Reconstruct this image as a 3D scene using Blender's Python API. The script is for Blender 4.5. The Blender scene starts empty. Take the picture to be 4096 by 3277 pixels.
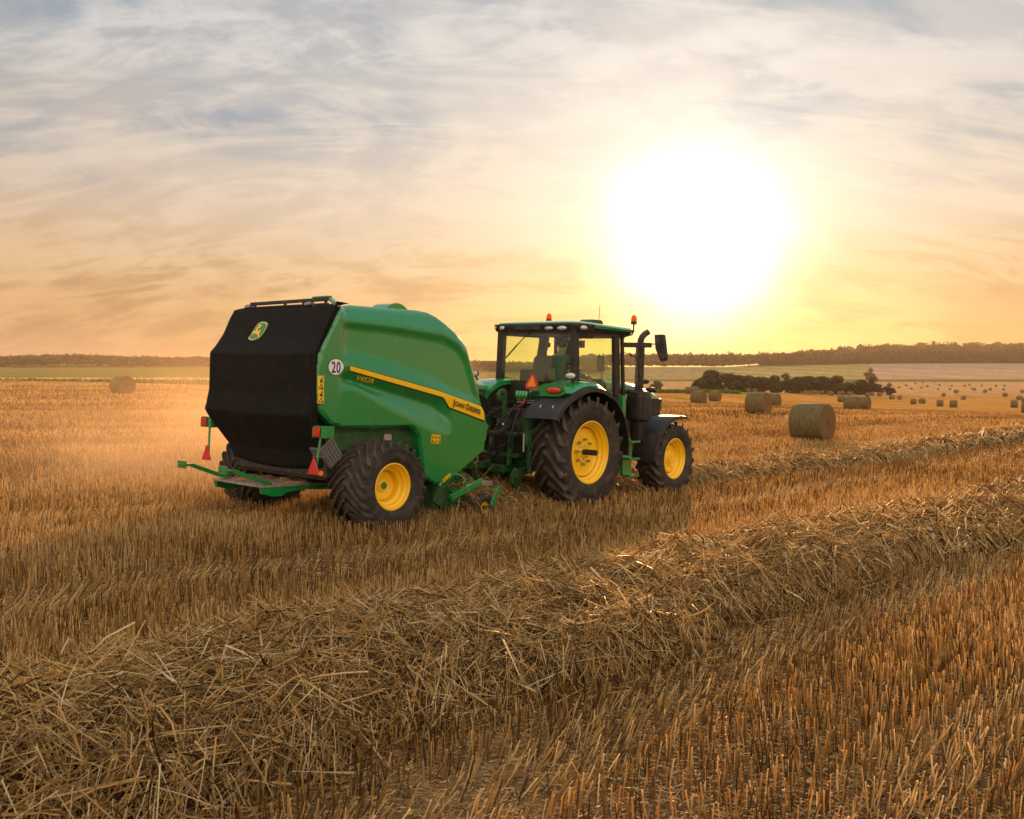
import bpy, bmesh, math, random
import numpy as np
from mathutils import Vector, Matrix, geometry
random.seed(7); rng = np.random.default_rng(11)
SC = bpy.context.scene
COL = SC.collection
rad = math.radians

# ------------------------------------------------------------------ camera
cam_d = bpy.data.cameras.new('camera'); cam = bpy.data.objects.new('camera', cam_d); COL.objects.link(cam)
cam_d.sensor_fit = 'HORIZONTAL'; cam_d.sensor_width = 36.0; cam_d.lens = 36.0*3823/4096
cam.location = (0, 0, 1.48); cam.rotation_euler = (rad(90.25), 0, 0)
cam_d.clip_start = 0.05; cam_d.clip_end = 20000
cam_d.dof.use_dof = True; cam_d.dof.focus_distance = 8.5; cam_d.dof.aperture_fstop = 4.5
SC.camera = cam
SC.view_settings.view_transform = 'Standard'; SC.view_settings.look = 'None'
SC.view_settings.exposure = 1.0; SC.view_settings.gamma = 1.0
try:
    SC.cycles.transparent_max_bounces = 24; SC.cycles.max_bounces = 8
    SC.cycles.volume_bounces = 0; SC.cycles.volume_step_rate = 2.0; SC.cycles.volume_max_steps = 128
    SC.cycles.sample_clamp_indirect = 4.0
except Exception: pass

# ------------------------------------------------------------------ sun and sky
SUN_AZ, SUN_EL = 11.0, 9.8           # degrees to the right of +Y, degrees above the horizon
sd = Vector((math.sin(rad(SUN_AZ))*math.cos(rad(SUN_EL)), math.cos(rad(SUN_AZ))*math.cos(rad(SUN_EL)), math.sin(rad(SUN_EL))))
sl = bpy.data.lights.new('sun', 'SUN'); so = bpy.data.objects.new('sun', sl); COL.objects.link(so)
sl.energy = 5.0; sl.angle = rad(0.6); sl.color = (1.0, 0.56, 0.24)
so.rotation_euler = (-sd).to_track_quat('-Z', 'Y').to_euler(); so.location = (0, 0, 60)

W = bpy.data.worlds.new('World'); SC.world = W; W.use_nodes = True
nt = W.node_tree; nt.nodes.clear()
def N(t, **k):
    n = nt.nodes.new(t)
    for a, b in k.items(): setattr(n, a, b)
    return n
def LK(a, b): nt.links.new(a, b)
def M_(op, a, b=None, clamp=False):
    n = N('ShaderNodeMath', operation=op, use_clamp=clamp)
    for i, v in enumerate((a, b)):
        if v is None: continue
        if isinstance(v, (int, float)): n.inputs[i].default_value = v
        else: LK(v, n.inputs[i])
    return n.outputs[0]
def MR(v, a, b, c=0, d=1, smooth=True):
    n = N('ShaderNodeMapRange', interpolation_type='SMOOTHSTEP' if smooth else 'LINEAR')
    LK(v, n.inputs[0])
    for i, q in enumerate((a, b, c, d)): n.inputs[i+1].default_value = q
    return n.outputs[0]
def MIX(f, a, b, mode='MIX'):
    n = N('ShaderNodeMix', data_type='RGBA', blend_type=mode)
    for s, v in ((n.inputs[0], f), (n.inputs[6], a), (n.inputs[7], b)):
        if isinstance(v, (int, float)): s.default_value = v
        elif isinstance(v, tuple): s.default_value = (*v, 1)
        else: LK(v, s)
    return n.outputs[2]
def RAMP(v, stops, interp='LINEAR'):
    n = N('ShaderNodeValToRGB'); LK(v, n.inputs[0]); cr = n.color_ramp; cr.interpolation = interp
    while len(cr.elements) < len(stops): cr.elements.new(0.5)
    for e, (p, c) in zip(cr.elements, stops): e.position = p; e.color = (*c, 1)
    return n.outputs[0]
tc = N('ShaderNodeTexCoord'); D = tc.outputs['Generated']
sx = N('ShaderNodeSeparateXYZ'); LK(D, sx.inputs[0])
dp = N('ShaderNodeVectorMath', operation='DOT_PRODUCT'); LK(D, dp.inputs[0]); dp.inputs[1].default_value = sd
ang = M_('ARCCOSINE', M_('MINIMUM', dp.outputs['Value'], 0.999999))      # radians from the sun
zen = sx.outputs[2]
# colour with height, away from and towards the sun
away = RAMP(M_('MAXIMUM', zen, 0.0), [(0.0, (.44, .28, .22)), (0.05, (.50, .29, .20)), (0.11, (.60, .34, .16)), (0.17, (.66, .45, .27)),
                                      (0.25, (.55, .50, .44)), (0.34, (.36, .42, .47)), (0.50, (.20, .30, .42)), (1.0, (.25, .34, .46))])
near = RAMP(M_('MAXIMUM', zen, 0.0), [(0.0, (.95, .44, .04)), (0.06, (.95, .49, .05)), (0.11, (.78, .48, .17)), (0.18, (.66, .54, .40)),
                                      (0.30, (.60, .585, .56)), (0.5, (.46, .50, .54)), (1.0, (.40, .46, .55))])
base = MIX(MR(ang, 0.15, 0.74, 1, 0), away, near)
# cirrus: long streaks seen on a high flat layer, so the pattern is stretched by perspective
zc = M_('ADD', M_('MAXIMUM', zen, 0.0), 0.42)
px_, py_ = M_('DIVIDE', sx.outputs[0], zc), M_('DIVIDE', sx.outputs[1], zc)
cv = N('ShaderNodeCombineXYZ'); LK(px_, cv.inputs[0]); LK(py_, cv.inputs[1])
def cirrus(rot, scale, nscale, detail, rough, dist):
    mp = N('ShaderNodeMapping'); LK(cv.outputs[0], mp.inputs[0])
    mp.inputs['Rotation'].default_value = (0, 0, rad(rot)); mp.inputs['Scale'].default_value = scale
    ns = N('ShaderNodeTexNoise'); LK(mp.outputs[0], ns.inputs['Vector'])
    ns.inputs['Scale'].default_value = nscale; ns.inputs['Detail'].default_value = detail
    ns.inputs['Roughness'].default_value = rough; ns.inputs['Distortion'].default_value = dist
    return ns.outputs[0]
c1 = cirrus(62, (.9, 1.7, 1), 2.6, 10, .62, 1.6)
c2 = cirrus(16, (.55, 2.0, 1), 2.6, 9, .60, 1.8)
c3 = cirrus(-50, (.8, 2.6, 1), 3.6, 10, .66, 2.6)
c4 = cirrus(35, (.8, 1.1, 1), 1.9, 6, .55, 1.2)
cl = M_('ADD', M_('MULTIPLY', c1, .38), M_('ADD', M_('MULTIPLY', c2, .32), M_('MULTIPLY', c3, .30)))
cloud = MR(cl, .44, .58)
cloudcol = RAMP(M_('MAXIMUM', zen, 0.0), [(0.0, (.56, .36, .24)), (0.10, (.80, .47, .20)), (0.20, (.82, .66, .50)), (0.35, (.80, .78, .74)), (1.0, (.62, .64, .66))])
sky = MIX(M_('MULTIPLY', cloud, MR(zen, 0.0, .16, .30, .75)), base, cloudcol)
blue = M_('MULTIPLY', M_('MULTIPLY', MR(c4, .44, .62), MR(cl, .42, .56, 1, .25)), MR(zen, .17, .30, 0, .80))
sky = MIX(blue, sky, (.20, .32, .43))
brown = M_('MULTIPLY', M_('MULTIPLY', MR(cl, .42, .53, 1, 0), MR(zen, .03, .08)), MR(zen, .12, .20, .70, 0))
sky = MIX(brown, sky, (.38, .20, .09))
brown2 = M_('MULTIPLY', M_('MULTIPLY', MR(c4, .42, .60), MR(zen, .02, .07)), MR(zen, .10, .19, .50, 0))
sky = MIX(brown2, sky, (.44, .225, .085))
# the sun behind thin cloud: a burnt-out core with a soft wide fall-off
wob = M_('MULTIPLY', M_('SUBTRACT', c1, .5), .06)
angw = M_('ADD', ang, wob)
g1 = M_('POWER', MR(angw, 0.0, .175, 1, 0), 2.4)
g2 = M_('POWER', MR(angw, 0.0, .27, 1, 0, False), 1.8)
g3 = M_('POWER', MR(ang, 0.0, .95, 1, 0, False), 2.0)
low = MR(zen, .10, .24)
def addc(a, f, c):
    m = N('ShaderNodeMix', data_type='RGBA', blend_type='ADD'); m.inputs[0].default_value = 1
    v = N('ShaderNodeVectorMath', operation='SCALE')
    if isinstance(c, tuple): v.inputs[0].default_value = c
    else: LK(c, v.inputs[0])
    LK(f, v.inputs['Scale'])
    LK(a, m.inputs[6]); LK(v.outputs[0], m.inputs[7]); return m.outputs[2]
gl = addc(sky, g1, (2.2, 2.1, 1.9))
gl = addc(gl, g2, MIX(low, (.28, .15, .0), (.24, .29, .36)))      # the glow is yellow near the horizon
gl = addc(gl, g3, MIX(low, (.03, .01, .0), (.03, .05, .08)))
# added fill light: unseen sky overhead and behind the viewer is brightened and warmed
sky_fill = M_('ADD', M_('ADD', 1.0, M_('MULTIPLY', MR(sx.outputs[1], .15, -.6), 1.7)), M_('MULTIPLY', MR(zen, .45, .9), .7))
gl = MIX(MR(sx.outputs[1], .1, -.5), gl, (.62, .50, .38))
vb = N('ShaderNodeVectorMath', operation='SCALE'); LK(gl, vb.inputs[0]); LK(sky_fill, vb.inputs['Scale']); gl = vb.outputs[0]
nish = N('ShaderNodeTexSky', sky_type='NISHITA'); nish.sun_disc = False
nish.sun_elevation = rad(SUN_EL); nish.sun_rotation = rad(SUN_AZ); nish.dust_density = 3.0
bg1 = N('ShaderNodeBackground'); LK(nish.outputs[0], bg1.inputs[0]); bg1.inputs[1].default_value = 0.005
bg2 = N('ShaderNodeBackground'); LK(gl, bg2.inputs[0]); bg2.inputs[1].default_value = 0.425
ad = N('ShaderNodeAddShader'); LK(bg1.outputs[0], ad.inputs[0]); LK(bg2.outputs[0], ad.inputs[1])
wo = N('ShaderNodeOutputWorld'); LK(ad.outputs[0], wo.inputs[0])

# ------------------------------------------------------------------ frames of reference
TH = rad(2.58); H40 = rad(40)
MROT = Matrix.Rotation(-H40, 4, 'Z') @ Matrix.Rotation(TH, 4, 'Y')
TORG = Vector((0.35, 16.07, .047))
MF = Matrix.Translation(TORG) @ MROT           # machine frame -> world (x right, y forward, z up)
ca, sa = math.cos(H40), math.sin(H40)
def xl_yl(X, Y):
    dx, dy = X-TORG.x, Y-TORG.y
    return dx*ca-dy*sa, dx*sa+dy*ca
def from_l(xl, yl):
    return TORG.x+xl*ca+yl*sa, TORG.y-xl*sa+yl*ca
def ss(a, b, x):
    t = np.clip((np.asarray(x, float)-a)/(b-a), 0, 1); return t*t*(3-2*t)

def vnoise(x, y, seed=0):
    """cheap smooth value noise on numpy arrays, 0..1"""
    x = np.asarray(x, float); y = np.asarray(y, float)
    xi, yi = np.floor(x).astype(np.int64), np.floor(y).astype(np.int64)
    fx, fy = x-xi, y-yi; fx = fx*fx*(3-2*fx); fy = fy*fy*(3-2*fy)
    def h(a, b):
        n = (a*374761393+b*668265263+seed*982451653) & 0x7fffffff
        n = ((n ^ (n >> 13))*1274126177) & 0x7fffffff
        return ((n ^ (n >> 16)) & 0xffff)/65535.0
    return (h(xi, yi)*(1-fx)+h(xi+1, yi)*fx)*(1-fy)+(h(xi, yi+1)*(1-fx)+h(xi+1, yi+1)*fx)*fy
def fbm(x, y, seed=0, o=4):
    s = 0; a = .5; t = 0
    for i in range(o):
        s = s+a*vnoise(x*2**i, y*2**i, seed+i); t += a; a *= .5
    return s/t

# rise of the land against distance, along three bearings (height above the eye per metre away, x1000)
def prof(pts): return np.log(np.array([p[0] for p in pts], float)), np.array([(1655-p[1])/3823 for p in pts])
PL = prof([(100, 1560), (130, 1541), (300, 1514), (600, 1490), (1000, 1470), (1300, 1452), (1800, 1447), (4000, 1540)])
PM = prof([(100, 1617), (124, 1600), (166, 1579), (220, 1571), (330, 1566), (420, 1574), (480, 1560), (850, 1524), (1300, 1468), (1700, 1470), (2200, 1478), (4000, 1560)])
PR = prof([(100, 1652), (150, 1638), (200, 1626), (235, 1618), (304, 1600), (369, 1573), (450, 1563), (540, 1563), (600, 1566), (680, 1552), (850, 1524), (1300, 1458), (1700, 1408), (2200, 1404), (4000, 1500)])
def ground(X, Y):
    X = np.asarray(X, float); Y = np.asarray(Y, float)
    xl, yl = xl_yl(X, Y)
    z0 = .047-.04506*np.clip(xl, -260, 60)+.65*ss(6, 45, yl)
    Ys = np.maximum(Y, 60.); px = X/Ys*3823+2048; L = np.log(Ys)
    a, b, c = (np.interp(L, *P) for P in (PL, PM, PR))
    wm = ss(1200, 2600, px); wr = ss(2800, 3700, px)
    k = (a*(1-wm)+b*wm)*(1-wr)+c*wr
    zf = 1.48+k*Ys
    w = ss(95, 150, Y)
    return z0*(1-w)+zf*w

# ------------------------------------------------------------------ materials
def mat(name, col=(.5, .5, .5), rough=.5, metal=0, spec=.5, coat=0, noise=0, nscale=8, bump=0, bscale=60, trans=0, subs=0, alpha=1, emit=None, dirt=0):
    m = bpy.data.materials.new(name); m.use_nodes = True; t = m.node_tree; b = t.nodes['Principled BSDF']
    b.inputs['Base Color'].default_value = (*col, 1); b.inputs['Roughness'].default_value = rough
    b.inputs['Metallic'].default_value = metal; b.inputs['Specular IOR Level'].default_value = spec
    b.inputs['Coat Weight'].default_value = coat; b.inputs['Coat Roughness'].default_value = .12
    b.inputs['Transmission Weight'].default_value = trans
    if emit: b.inputs['Emission Color'].default_value = (*emit[0], 1); b.inputs['Emission Strength'].default_value = emit[1]
    tc = t.nodes.new('ShaderNodeTexCoord')
    def nz(sc, det=5, ro=.6):
        n = t.nodes.new('ShaderNodeTexNoise'); n.inputs['Scale'].default_value = sc; n.inputs['Detail'].default_value = det
        n.inputs['Roughness'].default_value = ro; t.links.new(tc.outputs['Object'], n.inputs['Vector']); return n.outputs[0]
    if noise or dirt:
        src = nz(nscale)
        mx = t.nodes.new('ShaderNodeMix'); mx.data_type = 'RGBA'
        mr = t.nodes.new('ShaderNodeMapRange'); t.links.new(src, mr.inputs[0])
        mr.inputs[1].default_value = .35; mr.inputs[2].default_value = .7
        t.links.new(mr.outputs[0], mx.inputs[0])
        if dirt:      # settled straw dust with a patchy outline
            mr.inputs[1].default_value = .48; mr.inputs[2].default_value = .85; mr.inputs[4].default_value = dirt
            mx.inputs[6].default_value = (*col, 1); mx.inputs[7].default_value = (.33, .25, .16, 1)
            r2 = t.nodes.new('ShaderNodeMapRange'); t.links.new(mr.outputs[0], r2.inputs[0]); r2.inputs[3].default_value = rough; r2.inputs[4].default_value = min(1, rough+.6)
            t.links.new(r2.outputs[0], b.inputs['Roughness'])
        else:
            mx.inputs[6].default_value = tuple(c*(1-noise) for c in col)+(1,); mx.inputs[7].default_value = tuple(min(1, c*(1+noise)) for c in col)+(1,)
        t.links.new(mx.outputs[2], b.inputs['Base Color'])
    if bump:
        bp = t.nodes.new('ShaderNodeBump'); bp.inputs['Strength'].default_value = bump; bp.inputs['Distance'].default_value = .01
        t.links.new(nz(bscale, 4), bp.inputs['Height']); t.links.new(bp.outputs[0], b.inputs['Normal'])
    return m
M = {}
M['green'] = mat('green_paint', (.005, .225, .048), .24, spec=.5, coat=.9, dirt=.09, nscale=9)
M['green2'] = mat('green_casting', (.007, .070, .014), .55, dirt=.35, nscale=9, bump=.15)
M['yellow'] = mat('yellow_paint', (.95, .58, .010), .32, coat=.4, dirt=.05, nscale=7)
M['decal'] = mat('yellow_decal', (.92, .56, .010), .3)
M['black'] = mat('black_plastic', (.016, .014, .014), .5, spec=.4, bump=.1, bscale=220, dirt=.14, nscale=6)
M['dark'] = mat('dark_frame', (.018, .015, .013), .55, dirt=.3, nscale=10)
M['ink'] = mat('black_ink', (.012, .011, .010), .5)
M['canvas'] = mat('black_canvas', (.008, .007, .006), .85, spec=.2, bump=.45, bscale=180, dirt=.05, nscale=14)
M['rubber'] = mat('tyre_rubber', (.034, .029, .026), .8, spec=.3, bump=.15, bscale=90, dirt=.30, nscale=6)
M['lug'] = mat('dusty_tread', (.060, .047, .038), .85, spec=.25, bump=.2, bscale=90, dirt=.45, nscale=7)
M['steel'] = mat('bare_steel', (.45, .43, .42), .38, metal=1, noise=.2)
M['grey'] = mat('grey_plastic', (.16, .15, .14), .45, dirt=.3, nscale=10)
M['alu'] = mat('worn_plate', (.42, .36, .32), .5, metal=.6, noise=.3, nscale=20)
M['white'] = mat('white_sheet', (.78, .76, .80), .4)
M['red'] = mat('red_reflector', (.62, .02, .02), .3, coat=.4, bump=.3, bscale=300)
M['redlens'] = mat('red_lens', (.60, .03, .015), .15, coat=.6)
M['orange'] = mat('orange_reflector', (.85, .17, .02), .3)
M['smv'] = mat('fluorescent_orange', (.95, .33, .03), .5)
M['lens'] = mat('lamp_lens', (.62, .60, .58), .12, metal=.7, bump=.6, bscale=120)
M['seat'] = mat('seat_fabric', (.06, .062, .065), .9, noise=.2, nscale=40)
M['cap'] = mat('dark_cap', (.016, .014, .02), .9)
M['skin'] = mat('skin', (.48, .27, .18), .5, noise=.1)
M['shirt'] = mat('blue_shirt', (.07, .13, .19), .85, noise=.35, nscale=26)
M['trouser'] = mat('dark_trousers', (.04, .045, .06), .9)
M['mirror'] = mat('mirror_glass', (.7, .7, .7), .05, metal=1)
def amber():
    m = bpy.data.materials.new('amber_lens'); m.use_nodes = True; t = m.node_tree; b = t.nodes['Principled BSDF']
    b.inputs['Base Color'].default_value = (1, .30, .01, 1); b.inputs['Roughness'].default_value = .15
    tr = t.nodes.new('ShaderNodeBsdfTranslucent'); tr.inputs[0].default_value = (1, .30, .01, 1)
    mx = t.nodes.new('ShaderNodeMixShader'); mx.inputs[0].default_value = .72
    t.links.new(b.outputs[0], mx.inputs[1]); t.links.new(tr.outputs[0], mx.inputs[2])
    t.links.new(mx.outputs[0], t.nodes['Material Output'].inputs[0]); return m
M['amber'] = amber()
def glass(name, tint, gl=.5):
    m = bpy.data.materials.new(name); m.use_nodes = True; t = m.node_tree; t.nodes.remove(t.nodes['Principled BSDF'])
    tr = t.nodes.new('ShaderNodeBsdfTransparent'); tr.inputs[0].default_value = (*tint, 1)
    gs = t.nodes.new('ShaderNodeBsdfGlossy'); gs.inputs['Roughness'].default_value = .04; gs.inputs[0].default_value = (.9, .95, 1, 1)
    df = t.nodes.new('ShaderNodeBsdfDiffuse'); df.inputs[0].default_value = (.35, .32, .25, 1)
    fr = t.nodes.new('ShaderNodeFresnel'); fr.inputs[0].default_value = 1.5
    m0 = t.nodes.new('ShaderNodeMixShader'); m0.inputs[0].default_value = .07
    t.links.new(tr.outputs[0], m0.inputs[1]); t.links.new(df.outputs[0], m0.inputs[2])
    mx = t.nodes.new('ShaderNodeMixShader'); t.links.new(fr.outputs[0], mx.inputs[0])
    t.links.new(m0.outputs[0], mx.inputs[1]); t.links.new(gs.outputs[0], mx.inputs[2])
    t.links.new(mx.outputs[0], t.nodes['Material Output'].inputs[0]); return m
M['glass'] = glass('tinted_cab_glass', (.86, .97, .70))

def straw_mat(name, stops, transl=.35, rough=.6):
    """straw: colour varies by strand (attribute Col.r), thin so some light comes through"""
    m = bpy.data.materials.new(name); m.use_nodes = True; t = m.node_tree; b = t.nodes['Principled BSDF']
    at = t.nodes.new('ShaderNodeAttribute'); at.attribute_name = 'Col'
    sp = t.nodes.new('ShaderNodeSeparateColor'); t.links.new(at.outputs['Color'], sp.inputs[0])
    cr = t.nodes.new('ShaderNodeValToRGB'); t.links.new(sp.outputs[0], cr.inputs[0])
    while len(cr.color_ramp.elements) < len(stops): cr.color_ramp.elements.new(.5)
    for e, (p, c) in zip(cr.color_ramp.elements, stops): e.position = p; e.color = (*c, 1)
    t.links.new(cr.outputs[0], b.inputs['Base Color']); b.inputs['Roughness'].default_value = rough; b.inputs['Specular IOR Level'].default_value = .2
    tr = t.nodes.new('ShaderNodeBsdfTranslucent'); t.links.new(cr.outputs[0], tr.inputs[0])
    mx = t.nodes.new('ShaderNodeMixShader'); mx.inputs[0].default_value = transl
    t.links.new(b.outputs[0], mx.inputs[1]); t.links.new(tr.outputs[0], mx.inputs[2])
    t.links.new(mx.outputs[0], t.nodes['Material Output'].inputs[0]); return m
M['straw'] = straw_mat('straw', [(0, (.06, .032, .010)), (.28, (.34, .195, .060)), (.55, (.68, .44, .155)), (.8, (.84, .62, .28)), (1, (.90, .78, .50))], .45, .5)
M['stubble'] = straw_mat('stubble', [(0, (.13, .065, .02)), (.35, (.44, .26, .080)), (.7, (.72, .48, .18)), (1, (.86, .67, .36))], .50)

# ------------------------------------------------------------------ builders
def tag(o, label=None, cat=None, group=None, kind=None):
    if label: o['label'] = label
    if cat: o['category'] = cat
    if group: o['group'] = group
    if kind: o['kind'] = kind
    return o
def empty(name, mw, label, cat, group=None):
    o = bpy.data.objects.new(name, None); COL.objects.link(o); o.matrix_world = mw; o.empty_display_size = .3
    return tag(o, label, cat, group)
def meshobj(name, v, f, m=None, parent=None, smooth=False, sharp=35, bevel=0, loc=None, mats=None, fm=None):
    me = bpy.data.meshes.new(name); me.from_pydata([tuple(p) for p in v], [], [tuple(q) for q in f]); me.validate(); me.update()
    for q in (mats or [m]): me.materials.append(q)
    if fm: me.polygons.foreach_set('material_index', fm)
    if smooth:
        me.polygons.foreach_set('use_smooth', [True]*len(me.polygons))
        try: me.set_sharp_from_angle(angle=rad(sharp))
        except Exception: pass
    o = bpy.data.objects.new(name, me); COL.objects.link(o)
    if parent: o.parent = parent
    if loc: o.location = loc
    if bevel:
        b = o.modifiers.new('bevel', 'BEVEL'); b.width = bevel; b.segments = 2; b.limit_method = 'ANGLE'; b.angle_limit = rad(40)
    return o
class B:
    """collects shapes of ONE part"""
    def __init__(s, off=(0, 0, 0)): s.v = []; s.f = []; s.off = Vector(off)
    def add(s, v, f):
        n = len(s.v); s.v += [Vector(p) for p in v]; s.f += [tuple(i+n for i in q) for q in f]; return s
    def box(s, x0, x1, y0, y1, z0, z1, rot=None, piv=None):
        v = [Vector((x, y, z)) for x in (x0, x1) for y in (y0, y1) for z in (z0, z1)]
        if rot is not None:
            piv = Vector(piv) if piv else Vector(((x0+x1)/2, (y0+y1)/2, (z0+z1)/2)); v = [rot @ (p-piv)+piv for p in v]
        return s.add(v, [(0, 1, 3, 2), (4, 6, 7, 5), (0, 4, 5, 1), (2, 3, 7, 6), (0, 2, 6, 4), (1, 5, 7, 3)])
    def bar(s, a, b, w, h, up=(0, 0, 1)):
        a, b = Vector(a), Vector(b); d = (b-a).normalized(); u = Vector(up); r = d.cross(u)
        if r.length < 1e-4: r = d.cross(Vector((0, 1, 0)))
        r.normalize(); u = r.cross(d).normalized()
        v = [p+r*i*w/2+u*j*h/2 for p in (a, b) for i, j in ((-1, -1), (1, -1), (1, 1), (-1, 1))]
        return s.add(v, [(0, 1, 2, 3), (7, 6, 5, 4), (0, 4, 5, 1), (1, 5, 6, 2), (2, 6, 7, 3), (3, 7, 4, 0)])
    def tube(s, path, r, n=8, caps=True):
        P = [Vector(p) for p in path]; R = r if isinstance(r, (list, tuple)) else [r]*len(P); v = []; f = []
        ref = None
        for i, p in enumerate(P):
            d = (P[min(i+1, len(P)-1)]-P[max(i-1, 0)]).normalized()
            if ref is None: ref = d.orthogonal().normalized()
            ref = (ref-d*ref.dot(d)).normalized(); bn = d.cross(ref)
            for k in range(n):
                a = 2*math.pi*k/n; v.append(p+(ref*math.cos(a)+bn*math.sin(a))*R[i])
        for i in range(len(P)-1):
            for k in range(n): f.append((i*n+k, i*n+(k+1) % n, (i+1)*n+(k+1) % n, (i+1)*n+k))
        if caps: f += [tuple(reversed(range(n))), tuple(range((len(P)-1)*n, len(P)*n))]
        return s.add(v, f)
    def cyl(s, a, b, r, n=20, r2=None): return s.tube([a, b], [r, r2 if r2 is not None else r], n)
    def prism(s, poly, axis, a, b):
        """poly: 2D points in the other two axes (in x,y,z order), extruded along axis from a to b"""
        def P(p, t):
            q = list(p); q.insert(axis, t); return Vector(q)
        n = len(poly); v = [P(p, a) for p in poly]+[P(p, b) for p in poly]
        tris = geometry.tessellate_polygon([[Vector((p[0], p[1], 0)) for p in poly]])
        f = [tuple(t) for t in tris]+[tuple(i+n for i in reversed(t)) for t in tris]
        f += [(i, (i+1) % n, (i+1) % n+n, i+n) for i in range(n)]
        return s.add(v, f)
    def revolve(s, prof, c, n=48, a0=0, a1=2*math.pi, closed=False):
        """prof: (x, r) about an axis parallel to x through c"""
        c = Vector(c); full = abs(a1-a0-2*math.pi) < 1e-6; m = n if full else n+1; v = []; k = len(prof)
        for i in range(m):
            a = a0+(a1-a0)*i/n
            for x, r in prof: v.append(Vector((c.x+x, c.y-r*math.cos(a), c.z+r*math.sin(a))))
        f = []
        for i in range(n):
            j = (i+1) % m
            for q in range(k if closed else k-1): f.append((i*k+q, i*k+(q+1) % k, j*k+(q+1) % k, j*k+q))
        return s.add(v, f)
    def sphere(s, c, r, n=14, m=9):
        c = Vector(c); R = Vector(r) if isinstance(r, (tuple, list, Vector)) else Vector((r, r, r)); v = []; f = []
        for i in range(m+1):
            t = math.pi*i/m
            for k in range(n):
                a = 2*math.pi*k/n; v.append(c+Vector((R.x*math.sin(t)*math.cos(a), R.y*math.sin(t)*math.sin(a), R.z*math.cos(t))))
        for i in range(m):
            for k in range(n): f.append((i*n+k, (i+1)*n+k, (i+1)*n+(k+1) % n, i*n+(k+1) % n))
        return s.add(v, f)
    def obj(s, name, m, parent=None, smooth=True, sharp=35, bevel=0):
        bmv = [p-s.off for p in s.v]
        o = meshobj(name, bmv, s.f, m, parent, smooth, sharp, bevel)
        if hasattr(s, 'nc'):
            o.data.materials.append(M['lug']); mi = [0]*s.nc+[1]*(len(o.data.polygons)-s.nc); o.data.polygons.foreach_set('material_index', mi)
        bm = bmesh.new(); bm.from_mesh(o.data); bmesh.ops.recalc_face_normals(bm, faces=bm.faces); bm.to_mesh(o.data); bm.free()
        if smooth:
            try: o.data.set_sharp_from_angle(angle=rad(sharp))
            except Exception: pass
        return o

def resample(poly, step):
    out = []
    for i in range(len(poly)):
        a, b = Vector(poly[i]), Vector(poly[(i+1) % len(poly)]); n = max(1, int((b-a).length/step))
        out += [a.lerp(b, k/n) for k in range(n)]
    return out
def inside(poly, X, Y):
    r = np.zeros(np.shape(X), bool); n = len(poly)
    for i in range(n):
        x1, y1 = poly[i]; x2, y2 = poly[(i+1) % n]
        if y1 == y2: continue
        r ^= ((y1 > Y) != (y2 > Y)) & (X < (x2-x1)*(Y-y1)/(y2-y1)+x1)
    return r
def dist_poly(poly, X, Y):
    d = np.full(np.shape(X), 1e9); n = len(poly)
    for i in range(n):
        ax, ay = poly[i]; bx, by = poly[(i+1) % n]; L = (bx-ax)**2+(by-ay)**2+1e-12
        t = np.clip(((X-ax)*(bx-ax)+(Y-ay)*(by-ay))/L, 0, 1)
        d = np.minimum(d, np.hypot(X-ax-t*(bx-ax), Y-ay-t*(by-ay)))
    return d
def fill(poly, step):
    """triangulated interior of a 2D outline with inner grid points, so that it can be laid on a curved face"""
    pts = resample(poly, step); n = len(pts)
    P = [(p.x, p.y) for p in pts]
    xs = [p[0] for p in P]; ys = [p[1] for p in P]
    gx, gy = np.meshgrid(np.arange(min(xs), max(xs), step), np.arange(min(ys), max(ys), step)); gx = gx.ravel(); gy = gy.ravel()
    ok = inside(P, gx, gy) & (dist_poly(P, gx, gy) > step*.45)
    allp = [Vector(p) for p in P]+[Vector((a, b)) for a, b in zip(gx[ok], gy[ok])]
    v, e, f, _, _, _ = geometry.delaunay_2d_cdt(allp, [(i, (i+1) % n) for i in range(n)], [], 1, 1e-6)
    return [(p.x, p.y) for p in v], [tuple(q) for q in f], n
def text_pts(body, size, spacing=1.0, offset=0.0, shear=0.0):
    cu = bpy.data.curves.new('t', 'FONT'); cu.body = body; cu.size = size; cu.space_character = spacing; cu.offset = offset; cu.shear = shear
    cu.fill_mode = 'FRONT'; cu.resolution_u = 3
    o = bpy.data.objects.new('t', cu); COL.objects.link(o)
    me = bpy.data.meshes.new_from_object(o); bpy.data.objects.remove(o)
    v = [(p.co.x, p.co.y) for p in me.vertices]; f = [tuple(p.vertices) for p in me.polygons]
    bpy.data.meshes.remove(me); return v, f
def lettering(name, body, size, fn, m, parent, width=None, **k):
    """flat letters laid on a surface: fn(u, v) gives the point; width stretches the line to that length"""
    v, f = text_pts(body, size, **k)
    x0 = min(p[0] for p in v); x1 = max(p[0] for p in v); s = (width/(x1-x0)) if width else 1
    vv = [fn((p[0]-x0)*s, p[1]) for p in v]
    return meshobj(name, vv, f, m, parent)

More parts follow.
